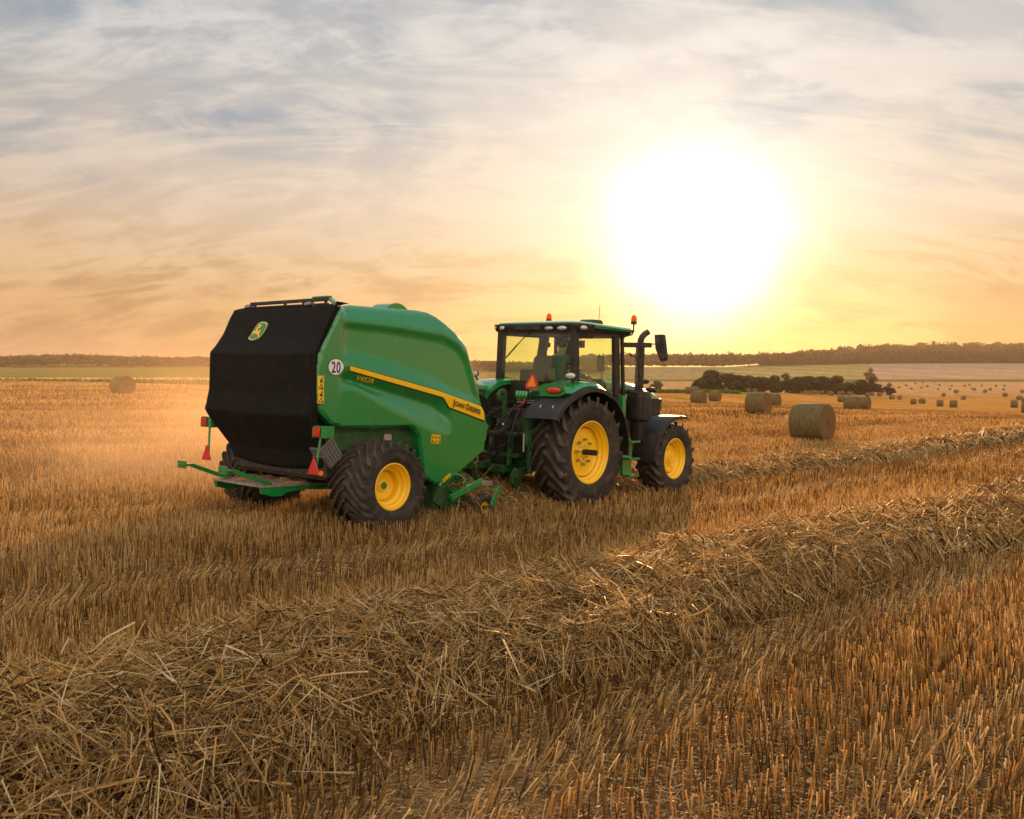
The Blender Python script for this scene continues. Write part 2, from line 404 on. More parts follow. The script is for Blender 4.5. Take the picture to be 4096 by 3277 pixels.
# ================================================================== SETTING
def nodes_ground():
    m = bpy.data.materials.new('field_ground'); m.use_nodes = True; t = m.node_tree; b = t.nodes['Principled BSDF']
    b.inputs['Roughness'].default_value = 1.0; b.inputs['Specular IOR Level'].default_value = 0.0
    at = t.nodes.new('ShaderNodeAttribute'); at.attribute_name = 'Col'
    ge = t.nodes.new('ShaderNodeNewGeometry')
    def mp(rot, sc):
        n = t.nodes.new('ShaderNodeMapping'); n.inputs['Rotation'].default_value = (0, 0, rad(rot)); n.inputs['Scale'].default_value = sc
        t.links.new(ge.outputs['Position'], n.inputs[0]); return n.outputs[0]
    def nz(v, sc, det=6, ro=.6):
        n = t.nodes.new('ShaderNodeTexNoise'); n.inputs['Scale'].default_value = sc; n.inputs['Detail'].default_value = det; n.inputs['Roughness'].default_value = ro
        t.links.new(v, n.inputs['Vector']); return n.outputs[0]
    # rows run along the driving direction: after turning the axes by 40 degrees, y runs with the rows
    rows = nz(mp(40, (1, .035, 1)), .55, 5, .65); rows2 = nz(mp(40, (1, .012, 1)), .16, 3); fine = nz(mp(0, (1, 1, 1)), 9, 8, .75); mid = nz(mp(0, (1, 1, 1)), .8, 6)
    def mr(s, a, b_, c, d):
        n = t.nodes.new('ShaderNodeMapRange'); t.links.new(s, n.inputs[0])
        for i, q in enumerate((a, b_, c, d)): n.inputs[i+1].default_value = q
        return n.outputs[0]
    def mul(a, c):
        n = t.nodes.new('ShaderNodeMath'); n.operation = 'MULTIPLY'; t.links.new(a, n.inputs[0]); t.links.new(c, n.inputs[1]); return n.outputs[0]
    k = mul(mul(mr(rows, .35, .66, .62, 1.22), mr(rows2, .35, .65, .82, 1.12)), mul(mr(fine, .3, .7, .62, 1.35), mr(mid, .3, .7, .85, 1.12)))
    vm = t.nodes.new('ShaderNodeVectorMath'); vm.operation = 'SCALE'; t.links.new(at.outputs['Color'], vm.inputs[0]); t.links.new(k, vm.inputs['Scale'])
    t.links.new(vm.outputs[0], b.inputs['Base Color'])
    bp = t.nodes.new('ShaderNodeBump'); bp.inputs['Strength'].default_value = .9; bp.inputs['Distance'].default_value = .06
    t.links.new(nz(mp(0, (1, 1, 1)), 14, 6, .7), bp.inputs['Height']); t.links.new(bp.outputs[0], b.inputs['Normal'])
    return m
M['ground'] = nodes_ground()
rows = np.concatenate([np.linspace(-60, 2, 20), np.linspace(3, 40, 75), np.geomspace(40.6, 4200, 250)])
us = np.concatenate([np.linspace(-1.7, -.75, 20, endpoint=False), np.linspace(-.75, .75, 300), np.linspace(.76, 1.7, 20)])
Yg, Ug = np.meshgrid(rows, us, indexing='ij')
Xg = Ug*(np.maximum(Yg, 0)+28.)
Zg = ground(Xg, Yg)
xlg, ylg = xl_yl(Xg, Yg)
nearm = 1-ss(60, 130, Yg)
Zg = Zg+nearm*(fbm(Xg*1.3, Yg*1.3, 3)-.5)*.035
pxg = Xg/np.maximum(Yg, 1)*3823+2048
# land use, as the surface colour of each field
colg = np.empty(Xg.shape+(4,)); colg[..., 3] = 1
def paint(mask, c, n=0.0):
    for i in range(3): colg[..., i] = np.where(mask, c[i], colg[..., i])
n1 = fbm(Xg/60, Yg/60, 21)
paint(Yg > -1e9, (.50, .25, .065))
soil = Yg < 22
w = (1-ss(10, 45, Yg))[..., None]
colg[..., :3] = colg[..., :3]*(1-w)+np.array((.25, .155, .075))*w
wl = ss(1500, 1300, pxg) > .5
fe = Yg > 131
paint(fe & (pxg < 2300) & (Yg < 150), (.10, .13, .03))
paint(fe & (pxg < 2300) & (Yg >= 150) & (Yg < 330), (.42, .33, .18))
paint(fe & (pxg < 2300) & (Yg >= 300), (.22, .19, .055))
mR = pxg >= 2300
paint(mR & (pxg < 3100) & (Yg > 205) & (Yg < 330), (.20, .22, .03))
paint(mR & (Yg > 335) & (Yg < 830), (.50, .29, .13))
paint(mR & (Yg > 830) & (Yg < 880), (.13, .14, .04))
paint(mR & (Yg >= 880) & (pxg > 3480), (.40, .26, .17))
stripe = np.sin((Xg*.9+Yg*.25)/9)
paint(mR & (Yg >= 880) & (pxg <= 3480) & (pxg > 2880), (.34, .27, .13))
paint(mR & (Yg >= 880) & (pxg <= 3480) & (pxg > 2880) & (stripe > .3), (.36, .32, .08))
paint(mR & (Yg >= 880) & (pxg <= 3480) & (pxg > 2880) & (stripe < -.6), (.24, .20, .10))
paint(mR & (Yg >= 880) & (pxg <= 2880), (.30, .24, .11))
paint(mR & (Yg >= 880) & (pxg > 3480) & (np.sin((Xg*.9+Yg*.35)/14) > .2), (.45, .31, .21))
paint((Yg > 1330), (.05, .06, .02))
nr, ncg = Xg.shape
idx = np.arange(nr*ncg).reshape(nr, ncg)
fq = np.stack([idx[:-1, :-1], idx[:-1, 1:], idx[1:, 1:], idx[1:, :-1]], -1).reshape(-1, 4)
def npmesh(name, V, F, m, cols=None, parent=None, smooth=False, mats=None):
    """mesh from numpy arrays; every face has the same number of corners"""
    me = bpy.data.meshes.new(name); nv, nf, k = len(V), len(F), F.shape[1]
    me.vertices.add(nv); me.vertices.foreach_set('co', np.ascontiguousarray(V, np.float32).ravel())
    me.loops.add(nf*k); me.loops.foreach_set('vertex_index', np.ascontiguousarray(F, np.int32).ravel())
    me.polygons.add(nf); me.polygons.foreach_set('loop_start', np.arange(nf, dtype=np.int32)*k)
    if cols is not None:
        a = me.color_attributes.new('Col', 'FLOAT_COLOR', 'POINT'); a.data.foreach_set('color', np.ascontiguousarray(cols, np.float32).ravel())
    if smooth: me.polygons.foreach_set('use_smooth', np.ones(nf, bool))
    for q in (mats or [m]): me.materials.append(q)
    me.update(calc_edges=True)
    o = bpy.data.objects.new(name, me); COL.objects.link(o)
    if parent: o.parent = parent
    return o
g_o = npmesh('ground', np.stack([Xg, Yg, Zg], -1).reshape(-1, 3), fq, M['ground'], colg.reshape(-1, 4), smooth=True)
tag(g_o, kind='structure')

# ---------------------------------------------------------------- strands of straw
def strands(P0, dirs, lens, radii, segs, bend, col, sides=3, taper=.8):
    """bent straws as thin tubes. P0 (n,3), dirs (n,3) unit"""
    n = len(P0); up = np.tile([0, 0, 1.], (n, 1)); r = np.cross(dirs, up+rng.normal(0, .3, (n, 3))); r /= np.linalg.norm(r, axis=1)[:, None]+1e-9
    b = np.cross(r, dirs)
    V = []; 
    ph = rng.uniform(0, 2*np.pi, n)
    for s in range(segs+1):
        t = s/segs
        off = (t*t-t)*bend[:, None]*(r*np.cos(ph)[:, None]+b*np.sin(ph)[:, None])
        c = P0+dirs*(lens*t)[:, None]+off*lens[:, None]
        rr = radii*(1-(1-taper)*t)
        for k in range(sides):
            a = 2*np.pi*k/sides+ph
            V.append(c+(r*np.cos(a)[:, None]+b*np.sin(a)[:, None])*rr[:, None])
    V = np.stack(V, 1)                       # n, (segs+1)*sides, 3
    q = []
    for s in range(segs):
        for k in range(sides): q.append((s*sides+k, s*sides+(k+1) % sides, (s+1)*sides+(k+1) % sides, (s+1)*sides+k))
    q = np.array(q); m = (segs+1)*sides
    F = (np.arange(n)[:, None, None]*m+q[None]).reshape(-1, 4)
    C = np.repeat(col, m); cols = np.stack([C, C, C, np.ones_like(C)], -1)
    return V.reshape(-1, 3), F, cols
def merge(parts):
    V, F, C = [], [], []; n = 0
    for v, f, c in parts: V.append(v); F.append(f+n); C.append(c); n += len(v)
    return np.concatenate(V), np.concatenate(F), np.concatenate(C)

# the two windrows run with the driving direction; centre lines in the machine's frame
def w1c(yl): return 5.42+.048*(yl+9)+.10*np.sin(yl*.55)+.06*np.sin(yl*1.7+1)
def w2c(yl): return .0+.012*yl+.08*np.sin(yl*.5)
def heap(xl, yl, which):
    if which == 1: c, w, h = w1c(yl)+.0, 1.10, .43
    else: c, w, h = w2c(yl), .95, .36
    d = (xl-c)/(w*(1+.14*(fbm(yl*1.1, yl*0+which*9, 5)-.5)*2))
    k = np.clip(1-d*d, 0, 1)**.50
    return k*h*(.80+.5*(fbm(xl*2.0+7, yl*1.3, 6+which)-.3))*(1+.55*(fbm(xl*5.0, yl*4.0, 16+which)-.5)), d
def in_w(xl, yl):
    h1, d1 = heap(xl, yl, 1); h2, d2 = heap(xl, yl, 2)
    return (np.abs(d1) < .95) | ((np.abs(d2) < .95) & (yl > -2.9))

# ---------------------------------------------------------------- stubble
def scatter(Y0, Y1, dens, um=.62):
    A = um*2*(Y1*Y1-Y0*Y0)/2+5.6*(Y1-Y0); n = int(A*dens)
    q = 2.8/um; Y = np.sqrt(rng.uniform((Y0+q)**2, (Y1+q)**2, n))-q; X = (rng.uniform(-1, 1, n))*(um*Y+2.8)
    return X, Y
def to_rows(X, Y, pitch, jit):
    xl, yl = xl_yl(X, Y); k = np.round(xl/pitch)*pitch+rng.normal(0, jit, len(X))
    if pitch < .2:          # several stems rise from each plant
        c = pitch*.75; j = np.round(yl/c+3.7*np.sin(k/pitch)); yl = (j-3.7*np.sin(k/pitch)+.28*np.sin(j*12.9+np.round(xl/pitch)*7.1))*c+rng.normal(0, .016, len(X))
    return from_l(k, yl)
track_bands = [(6.80, 7.42), (8.50, 9.10), (-2.3, -1.6), (2.1, 2.7)]
parts = []
def stub(Y0, Y1, dens, rad0, hmean, segs, sides, pitch=.135, jit=.020):
    X, Y = scatter(Y0, Y1, dens); X, Y = to_rows(X, Y, pitch, jit); xl, yl = xl_yl(X, Y)
    patch = fbm(X*1.1, Y*1.1, 41)
    keep = (~in_w(xl, yl)) & (Y > 1.5) & (rng.uniform(0, 1, len(X)) < (.55+1.2*(patch-.25))*(.45+1.0*fbm(xl*.45, yl*.03, 46)))
    # nothing grows through the tyres
    for (cx, cy, rx, ry) in ((.9, -4.3, .36, .35), (-1.5, -4.3, .36, .35), (.93, -.05, .34, .42), (-.93, -.05, .34, .42), (.93, 2.7, .28, .34), (-.93, 2.7, .28, .34)):
        keep &= ~((np.abs(xl-cx) < rx) & (np.abs(yl-cy) < ry))
    X, Y, xl, yl = X[keep], Y[keep], xl[keep], yl[keep]; n = len(X)
    swath = fbm(xl*.45, yl*.03, 46); hh = hmean*(.62+.35*fbm(X*.7, Y*.7, 42)+.45*swath+rng.normal(0, .12, n)).clip(.3, 1.6)
    lean = rng.normal(0, .10, (n, 2))
    tr = np.zeros(n)
    for a, b in track_bands:
        wv = .12*np.sin(yl*.9+a)
        tr = np.maximum(tr, ss(a-.12, a+.12, xl+wv)*(1-ss(b-.12, b+.12, xl+wv)))
    # in the wheel tracks the stems are pressed down, mostly the way the combine drove
    fx, fy = sa, ca; pr = tr*rng.uniform(.25, 1.0, n)*ss(.30, .50, fbm(xl*.9, yl*.35, 47))
    lean[:, 0] += pr*(fx*1.5+rng.normal(0, .35, n)); lean[:, 1] += pr*(fy*1.5+rng.normal(0, .35, n))
    wld = rng.uniform(0, 1, n) < .05; lean[wld] += rng.normal(0, .45, (wld.sum(), 2))
    d = np.stack([lean[:, 0], lean[:, 1], np.ones(n)], -1); d /= np.linalg.norm(d, axis=1)[:, None]
    P0 = np.stack([X, Y, ground(X, Y)-.005], -1)
    r = rad0*rng.uniform(.7, 1.35, n)
    col = np.clip(rng.normal(.46, .30, n)+tr*.30*(pr > .5)+.5*(fbm(X*.5, Y*.5, 43)-.5)+.9*(swath-.5), 0, 1)
    parts.append(strands(P0, d, hh, r, segs, rng.normal(0, .10, n), col, sides, .9))
stub(2.4, 7.5, 620, .0034, .150, 2, 4)
stub(7.5, 14, 430, .0038, .160, 1, 3)
stub(14, 26, 240, .0052, .165, 1, 3, .135, .03)
stub(26, 50, 110, .0075, .14, 1, 3, .16, .04)
stub(50, 110, 20, .014, .18, 1, 3, .27, .08)
sv, sf, scol = merge(parts)
o = npmesh('stubble', sv, sf, M['stubble'], scol); tag(o, 'cut orange wheat stubble standing in rows across the field', 'stubble', kind='stuff')

# chaff and short broken straws lying between the stems
parts = []
for (Y0, Y1, dens, r0) in ((2.4, 9, 2600, .0020), (9, 20, 420, .0038), (20, 40, 40, .008)):
    X, Y = scatter(Y0, Y1, dens); xl, yl = xl_yl(X, Y); k = ~in_w(xl, yl); X, Y = X[k], Y[k]; n = len(X)
    a = rng.uniform(0, 2*np.pi, n); d = np.stack([np.cos(a), np.sin(a), rng.normal(0, .18, n)], -1); d /= np.linalg.norm(d, axis=1)[:, None]
    P0 = np.stack([X, Y, ground(X, Y)+rng.uniform(.002, .018, n)], -1)
    parts.append(strands(P0, d, rng.uniform(.008, .06, n)+(.06*(rng.uniform(0, 1, n) < .08)), r0*rng.uniform(.6, 1.9, n), 1, rng.normal(0, .1, n), np.clip(rng.normal(.55, .25, n), 0, 1)))
v, f, c = merge(parts)
o = npmesh('chaff', v, f, M['straw'], c); tag(o, 'pale broken straw and chaff strewn on the soil between the stubble', 'chaff', kind='stuff')

# ---------------------------------------------------------------- windrows
def windrow(name, which, ranges, label, y_end):
    parts = []
    hw = 1.3 if which == 1 else 1.05; cen = w1c if which == 1 else w2c
    def surf(xl, yl):
        h, d = heap(xl, yl, which); X, Y = from_l(xl, yl); return X, Y, ground(X, Y), h, d
    for (y0, y1, dens, L0, L1, r0, seg) in ranges:
        n = int((y1-y0)*2*hw*dens)
        yl = rng.uniform(y0, y1, n); xl = cen(yl)+rng.uniform(-1, 1, n)*hw
        X, Y, g, h, d = surf(xl, yl)
        k = (np.abs(d) < 1.08) & ((np.abs(d) < .98) | (rng.uniform(0, 1, n) < .35))
        X, Y, g, h, d, xl, yl = X[k], Y[k], g[k], h[k], d[k], xl[k], yl[k]; n = len(X)
        # slope of the heap, so that straws lie along its surface
        e = .08
        hx = (heap(xl+e, yl, which)[0]-h)/e; hy = (heap(xl, yl+e, which)[0]-h)/e
        a = rng.uniform(0, 2*np.pi, n)
        comb = rng.uniform(0, 1, n) < .25+.35*(np.abs(d) > .6)                   # many straws hang down the flanks, pulled back along the row
        a = np.where(comb, rng.normal(-.9, .45, n), a)
        tx, ty = np.cos(a), np.sin(a); sx_ = np.sign(d); tx = np.where(comb, tx*np.where(sx_ == 0, 1, sx_), tx)
        tz = np.clip(tx*hx+ty*hy, -1.1, 1.1)+rng.normal(.04, .30, n)
        pop = rng.uniform(0, 1, n) < .05; tz = np.where(pop, rng.uniform(.4, 1.8, n), tz)
        dx, dy = tx*ca+ty*sa, -tx*sa+ty*ca
        dr = np.stack([dx, dy, tz], -1); dr /= np.linalg.norm(dr, axis=1)[:, None]
        ln = rng.uniform(L0, L1, n)*np.where(pop, .75, 1)
        depth = rng.uniform(0, 1, n)**1.2*.22
        P = np.stack([X, Y, g+np.maximum(h-depth, .01)+.01], -1)-dr*(ln*np.where(pop, .15, .5))[:, None]
        P[:, 2] = np.maximum(P[:, 2], ground(P[:, 0], P[:, 1])+.01)
        r = r0*rng.uniform(.5, 1.35, n); leaf = rng.uniform(0, 1, n) < .14
        r = np.where(leaf, r*2.1, r)
        col = np.clip(rng.normal(.48, .32, n), 0, 1)
        parts.append(strands(P, dr, ln, r, seg, rng.normal(0, .16, n)*np.where(leaf, 2.2, 1), col, 3, .6))
        if y1 < 6 and which == 1:      # ears of wheat among the straw
            m = 260; yl = rng.uniform(y0, y1, m); xl = cen(yl)+rng.uniform(-.9, .9, m)*hw*.8; X, Y, g, h, d = surf(xl, yl)
            a = rng.uniform(0, 2*np.pi, m); dr = np.stack([np.cos(a), np.sin(a), rng.normal(0, .4, m)], -1); dr /= np.linalg.norm(dr, axis=1)[:, None]
            P = np.stack([X, Y, g+h+.02], -1)
            for k in range(7):        # grains alternate left and right of the ear
                q = P+dr*(k*.009)
                sd_ = np.stack([-dr[:, 1], dr[:, 0], np.zeros(m)], -1)*((-1)**k)*.8+dr
                sd_ /= np.linalg.norm(sd_, axis=1)[:, None]
                parts.append(strands(q, sd_, np.full(m, .016), np.full(m, .0032), 2, np.full(m, .2), np.full(m, .72), 3, .3))
    # the packed core under the loose straw, coloured dark so gaps look shaded
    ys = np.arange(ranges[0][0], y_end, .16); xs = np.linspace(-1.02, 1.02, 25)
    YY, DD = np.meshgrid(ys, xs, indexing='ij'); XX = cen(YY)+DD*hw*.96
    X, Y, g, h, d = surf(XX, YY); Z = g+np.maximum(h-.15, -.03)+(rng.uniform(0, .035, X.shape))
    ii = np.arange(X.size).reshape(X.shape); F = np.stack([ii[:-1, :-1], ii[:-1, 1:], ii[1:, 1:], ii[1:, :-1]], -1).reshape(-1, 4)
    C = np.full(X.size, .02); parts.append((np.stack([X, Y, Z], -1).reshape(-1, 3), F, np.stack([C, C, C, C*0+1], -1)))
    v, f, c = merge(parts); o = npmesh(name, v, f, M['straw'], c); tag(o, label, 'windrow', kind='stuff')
windrow('straw_windrow', 1, [(-13.2, -7, 1900, .04, .20, .0016, 2), (-13.2, -7, 1500, .10, .48, .0030, 3), (-7, -1, 1500, .06, .25, .0020, 1), (-7, -1, 1150, .12, .48, .0036, 2), (-1, 8, 900, .14, .48, .0052, 2), (8, 22, 300, .2, .5, .0085, 1), (22, 55, 90, .25, .6, .016, 1)],
        'broad heaped row of loose golden straw crossing the foreground', 55)
windrow('straw_windrow', 2, [(-2.75, 6, 1100, .14, .42, .0038, 2), (6, 20, 520, .16, .45, .0065, 2), (20, 70, 110, .2, .5, .013, 1)],
        'narrow row of cut straw running under and ahead of the tractor', 70)

# ---------------------------------------------------------------- woods, hedges, trees
def leafmat(name, a, b):
    m = bpy.data.materials.new(name); m.use_nodes = True; t = m.node_tree; p = t.nodes['Principled BSDF']; p.inputs['Roughness'].default_value = .8; p.inputs['Specular IOR Level'].default_value = .2
    g = t.nodes.new('ShaderNodeNewGeometry'); mx = t.nodes.new('ShaderNodeMix'); mx.data_type = 'RGBA'
    t.links.new(g.outputs['Random Per Island'], mx.inputs[0]); mx.inputs[6].default_value = (*a, 1); mx.inputs[7].default_value = (*b, 1)
    t.links.new(mx.outputs[2], p.inputs['Base Color']); tr = t.nodes.new('ShaderNodeBsdfTranslucent'); t.links.new(mx.outputs[2], tr.inputs[0])
    ms = t.nodes.new('ShaderNodeMixShader'); ms.inputs[0].default_value = .3; t.links.new(p.outputs[0], ms.inputs[1]); t.links.new(tr.outputs[0], ms.inputs[2])
    t.links.new(ms.outputs[0], t.nodes['Material Output'].inputs[0]); return m
M['leaf'] = leafmat('foliage', (.045, .038, .014), (.105, .078, .028))
M['bark'] = mat('bark', (.09, .065, .045), .9, noise=.3)
def leaf_faces(C, R, n, size):
    """n leaf clumps (bent quads) near the shells of the lobes C with radii R"""
    k = rng.integers(0, len(C), n); u = rng.normal(size=(n, 3)); u /= np.linalg.norm(u, axis=1)[:, None]
    rr = R[k]*(rng.uniform(.35, 1.0, n)**.5)[:, None]*(1+rng.normal(0, .10, n))[:, None]
    P = C[k]+u*rr
    a = rng.normal(size=(n, 3)); a /= np.linalg.norm(a, axis=1)[:, None]; b = np.cross(a, u); b /= np.linalg.norm(b, axis=1)[:, None]+1e-9
    s = size*rng.uniform(.5, 1.5, n)[:, None]
    V = np.stack([P-a*s, P-b*s*.7, P+a*s, P+b*s*.7], 1).reshape(-1, 3)
    return V, np.arange(4*n).reshape(n, 4)
def tree_meshes(seed, h, w, nl, n):
    r = np.random.default_rng(seed); C = []; R = []
    for i in range(nl):
        t = r.uniform(.10, .85); a = r.uniform(0, 6.28); q = w*.5*r.uniform(.1, .75)*math.sin(math.pi*min(t+.05, .95))**.5
        C.append((q*math.cos(a), q*math.sin(a), h*t)); rr = w*.5*r.uniform(.28, .5); R.append((rr, rr, rr*.85))
    C.append((0, 0, h*.82)); R.append((w*.22, w*.22, h*.17))
    return leaf_faces(np.array(C), np.array(R), n, w*.036)+(C,)
kinds = []
for i, (h, w, nl) in enumerate(((7.5, 7.5, 20), (6.5, 7.0, 18), (8, 5.5, 16), (4, 5.0, 12))):
    V, F, C = tree_meshes(50+i, h, w, nl, 5200)
    cr = npmesh('crown', V, F, M['leaf'])
    b = B(); b.tube([(0, 0, -.3), (.05, .03, h*.25), (-.05, .02, h*.55), (0, 0, h*.8)], [.18, .14, .09, .03], 7)
    for c in C[:6]: b.tube([(0, 0, h*.22), (c[0]*.5, c[1]*.5, c[2]*.6), c], [.08, .05, .02], 5)
    tk = b.obj('trunk', M['bark'])
    kinds.append((cr, tk, h, w))
def put_tree(kind, px, Y, hgt, wid, name, label, cat, group=None, rz=0, zoff=0):
    X = (px-2048)/3823*Y; z = float(ground(X, Y))
    cr0, tk0, h, w = kinds[kind]
    e = empty(name, Matrix.Translation((X, Y, z-.2+zoff)) @ Matrix.Rotation(rz, 4, 'Z') @ Matrix.Diagonal((wid/w, wid/w, hgt/h, 1)), label, cat, group)
    for s0 in (tk0, cr0):
        c = s0.copy(); COL.objects.link(c); c.parent = e
    return e
hedge = [  # px, distance, height, width, kind, how it looks
 (2800, 322, 4.2, 8.0, 3, 'low round bush at the left end of the dark tree belt'),
 (2850, 328, 8.2, 10.5, 0, 'tallest round sunlit tree at the left end of the belt'),
 (2905, 330, 6.8, 8.5, 1, 'bushy tree just right of the tallest round one in the belt'),
 (2950, 332, 6.6, 8.0, 0, 'rounded tree with a pale top behind the paired bales'),
 (2995, 334, 6.4, 8.2, 1, 'broad low tree in the left half of the belt'),
 (3046, 336, 6.3, 8.4, 0, 'dark bushy tree left of the belt\'s middle'),
 (3098, 338, 6.6, 7.5, 1, 'dark tree standing behind the second largest bale'),
 (3142, 338, 7.8, 7.5, 2, 'taller pointed dark tree in the middle of the belt'),
 (3188, 340, 6.6, 8.5, 0, 'dark round tree right of the pointed one'),
 (3240, 341, 6.9, 8.6, 1, 'dense dark tree directly above the nearest bale'),
 (3292, 342, 7.2, 8.6, 0, 'dense dark tree right of the nearest bale'),
 (3345, 343, 7.1, 8.8, 1, 'wide dark tree closing the main run of the belt'),
 (3392, 344, 4.6, 6.0, 3, 'low dark bush in the dip of the tree belt'),
 (3442, 345, 6.2, 8.0, 0, 'round dark tree right of the dip in the belt'),
 (3492, 346, 7.2, 8.0, 2, 'tall dark tree near the right end of the belt'),
 (3558, 348, 4.9, 4.6, 2, 'small dark tree standing alone at the right end of the belt'),
]
for i, (px, Y, hg, wd, k, lb) in enumerate(hedge):
    put_tree(k, px, Y, hg*.95, wd*1.08, 'field_tree', lb, 'tree', 'trees of the dark belt beyond the bales', rz=i*1.3)
put_tree(0, 2628, 470, 5.2, 8.0, 'field_tree', 'lone hazy round bush in the field right of the exhaust stack', 'bush', rz=2)
put_tree(2, 3483, 800, 13, 11, 'field_tree', 'tall pale tree alone between the striped and the tan field', 'tree', rz=1)
for q in kinds: bpy.data.objects.remove(q[0]); bpy.data.objects.remove(q[1])

def wood(name, label, spots, seed, size):
    """a far-off wood: crowns of many trees, seen as one mass"""
    r = np.random.default_rng(seed); Vs = []; Fs = []; n0 = 0
    for X, Y, h, w in spots:
        z = float(ground(X, Y)); nl = 5
        C = np.stack([X+r.uniform(-.35, .35, nl)*w, Y+r.uniform(-.35, .35, nl)*w, z+h*r.uniform(.35, .80, nl)], -1)
        R = np.stack([w*r.uniform(.25, .45, nl)]*2+[h*r.uniform(.18, .30, nl)], -1)
        V, F = leaf_faces(C, R, 120, size)
        Vs.append(V); Fs.append(F+n0); n0 += len(V)
    o = npmesh(name, np.concatenate(Vs), np.concatenate(Fs), M['leaf']); tag(o, label, 'wood', kind='stuff')
sp = []
for k in range(1500):
    px = random.uniform(2330, 4550); Y = random.uniform(1335, 1335+ (450 if px > 2800 else 120))
    if random.random() < .45: Y = random.uniform(1330, 1375)
    sp.append(((px-2048)/3823*Y, Y, random.uniform(13, 20), random.uniform(12, 19)))
wood('far_wood', 'dark wood covering the hill crest on the right', sp, 3, 1.7)
sp = []
for k in range(800):
    px = random.uniform(-400, 2400); Y = random.uniform(1010, 1130)
    bump = 3.5*math.exp(-((px-260)/260)**2)
    sp.append(((px-2048)/3823*Y, Y, random.uniform(8.5, 10.5)+bump, random.uniform(17, 26)))
wood('far_wood', 'hazy brown wood along the skyline on the left', sp, 4, 1.4)
# the strip of tall dry flowers and grass at the left field edge, and the dark verge in front of it
Vs = []
n = 9000; px = rng.uniform(-700, 2300, n); Y = rng.uniform(152, 165, n); X = (px-2048)/3823*Y
d = np.stack([rng.normal(0, .2, n), rng.normal(0, .2, n), np.ones(n)], -1)
v, f, c = strands(np.stack([X, Y, ground(X, Y)], -1), d, rng.uniform(.4, 1.0, n), np.full(n, .07), 1, np.zeros(n), np.clip(rng.normal(.8, .2, n), 0, 1))
o = npmesh('flower_strip', v, f, M['straw'], c); tag(o, 'pale strip of dry flowering weeds along the left field edge', 'weeds', kind='stuff')
M['grass'] = straw_mat('green_verge', [(0, (.05, .09, .015)), (1, (.20, .24, .04))], .3)
n = 7000; px = rng.uniform(-700, 2300, n); Y = rng.uniform(133, 146, n); X = (px-2048)/3823*Y
px2 = rng.uniform(2400, 2960, n); Y2 = rng.uniform(205, 240, n); X = np.append(X, (px2-2048)/3823*Y2); Y = np.append(Y, Y2); n *= 2
d = np.stack([rng.normal(0, .3, n), rng.normal(0, .3, n), np.ones(n)], -1)
v, f, c = strands(np.stack([X, Y, ground(X, Y)], -1), d, rng.uniform(.3, .8, n), np.full(n, .10), 1, np.zeros(n), rng.uniform(0, 1, n))
o = npmesh('verge', v, f, M['grass'], c); tag(o, 'green grass verge between the stubble and the fields beyond', 'grass', kind='stuff')

# ---------------------------------------------------------------- round bales
def bale_mats():
    out = []
    for nm, c1_, c2_, wrap in (('bale_wrap', (.075, .062, .028), (.24, .185, .085), True), ('bale_end', (.07, .040, .016), (.28, .17, .07), False)):
        m = bpy.data.materials.new(nm); m.use_nodes = True; t = m.node_tree; p = t.nodes['Principled BSDF']; p.inputs['Roughness'].default_value = .9; p.inputs['Specular IOR Level'].default_value = .15
        tc = t.nodes.new('ShaderNodeTexCoord'); mp = t.nodes.new('ShaderNodeMapping'); t.links.new(tc.outputs['Object'], mp.inputs[0])
        mp.inputs['Scale'].default_value = (22, 3, 3) if wrap else (9, 9, 9)
        ns = t.nodes.new('ShaderNodeTexNoise'); ns.inputs['Scale'].default_value = 1.6; ns.inputs['Detail'].default_value = 8; ns.inputs['Roughness'].default_value = .7
        t.links.new(mp.outputs[0], ns.inputs['Vector']); src = ns.outputs[0]
        if not wrap:       # the coil of the rolled straw
            sx = t.nodes.new('ShaderNodeSeparateXYZ'); t.links.new(tc.outputs['Object'], sx.inputs[0])
            cx = t.nodes.new('ShaderNodeCombineXYZ'); t.links.new(sx.outputs[1], cx.inputs[0]); t.links.new(sx.outputs[2], cx.inputs[1])
            wv = t.nodes.new('ShaderNodeTexWave'); wv.wave_type = 'RINGS'; wv.rings_direction = 'SPHERICAL'; wv.inputs['Scale'].default_value = 7; wv.inputs['Distortion'].default_value = 7
            wv.inputs['Detail'].default_value = 5; t.links.new(cx.outputs[0], wv.inputs['Vector'])
            a = t.nodes.new('ShaderNodeMath'); a.operation = 'MULTIPLY_ADD'; t.links.new(wv.outputs['Fac'], a.inputs[0]); a.inputs[1].default_value = .35; t.links.new(ns.outputs[0], a.inputs[2]); src = a.outputs[0]
        mr = t.nodes.new('ShaderNodeMapRange'); t.links.new(src, mr.inputs[0]); mr.inputs[1].default_value = .35; mr.inputs[2].default_value = .75 if wrap else .95
        mx = t.nodes.new('ShaderNodeMix'); mx.data_type = 'RGBA'; t.links.new(mr.outputs[0], mx.inputs[0]); mx.inputs[6].default_value = (*c1_, 1); mx.inputs[7].default_value = (*c2_, 1)
        t.links.new(mx.outputs[2], p.inputs['Base Color'])
        bp = t.nodes.new('ShaderNodeBump'); bp.inputs['Strength'].default_value = .8; bp.inputs['Distance'].default_value = .03; t.links.new(src, bp.inputs['Height']); t.links.new(bp.outputs[0], p.inputs['Normal'])
        out.append(m)
    return out
BM = bale_mats()
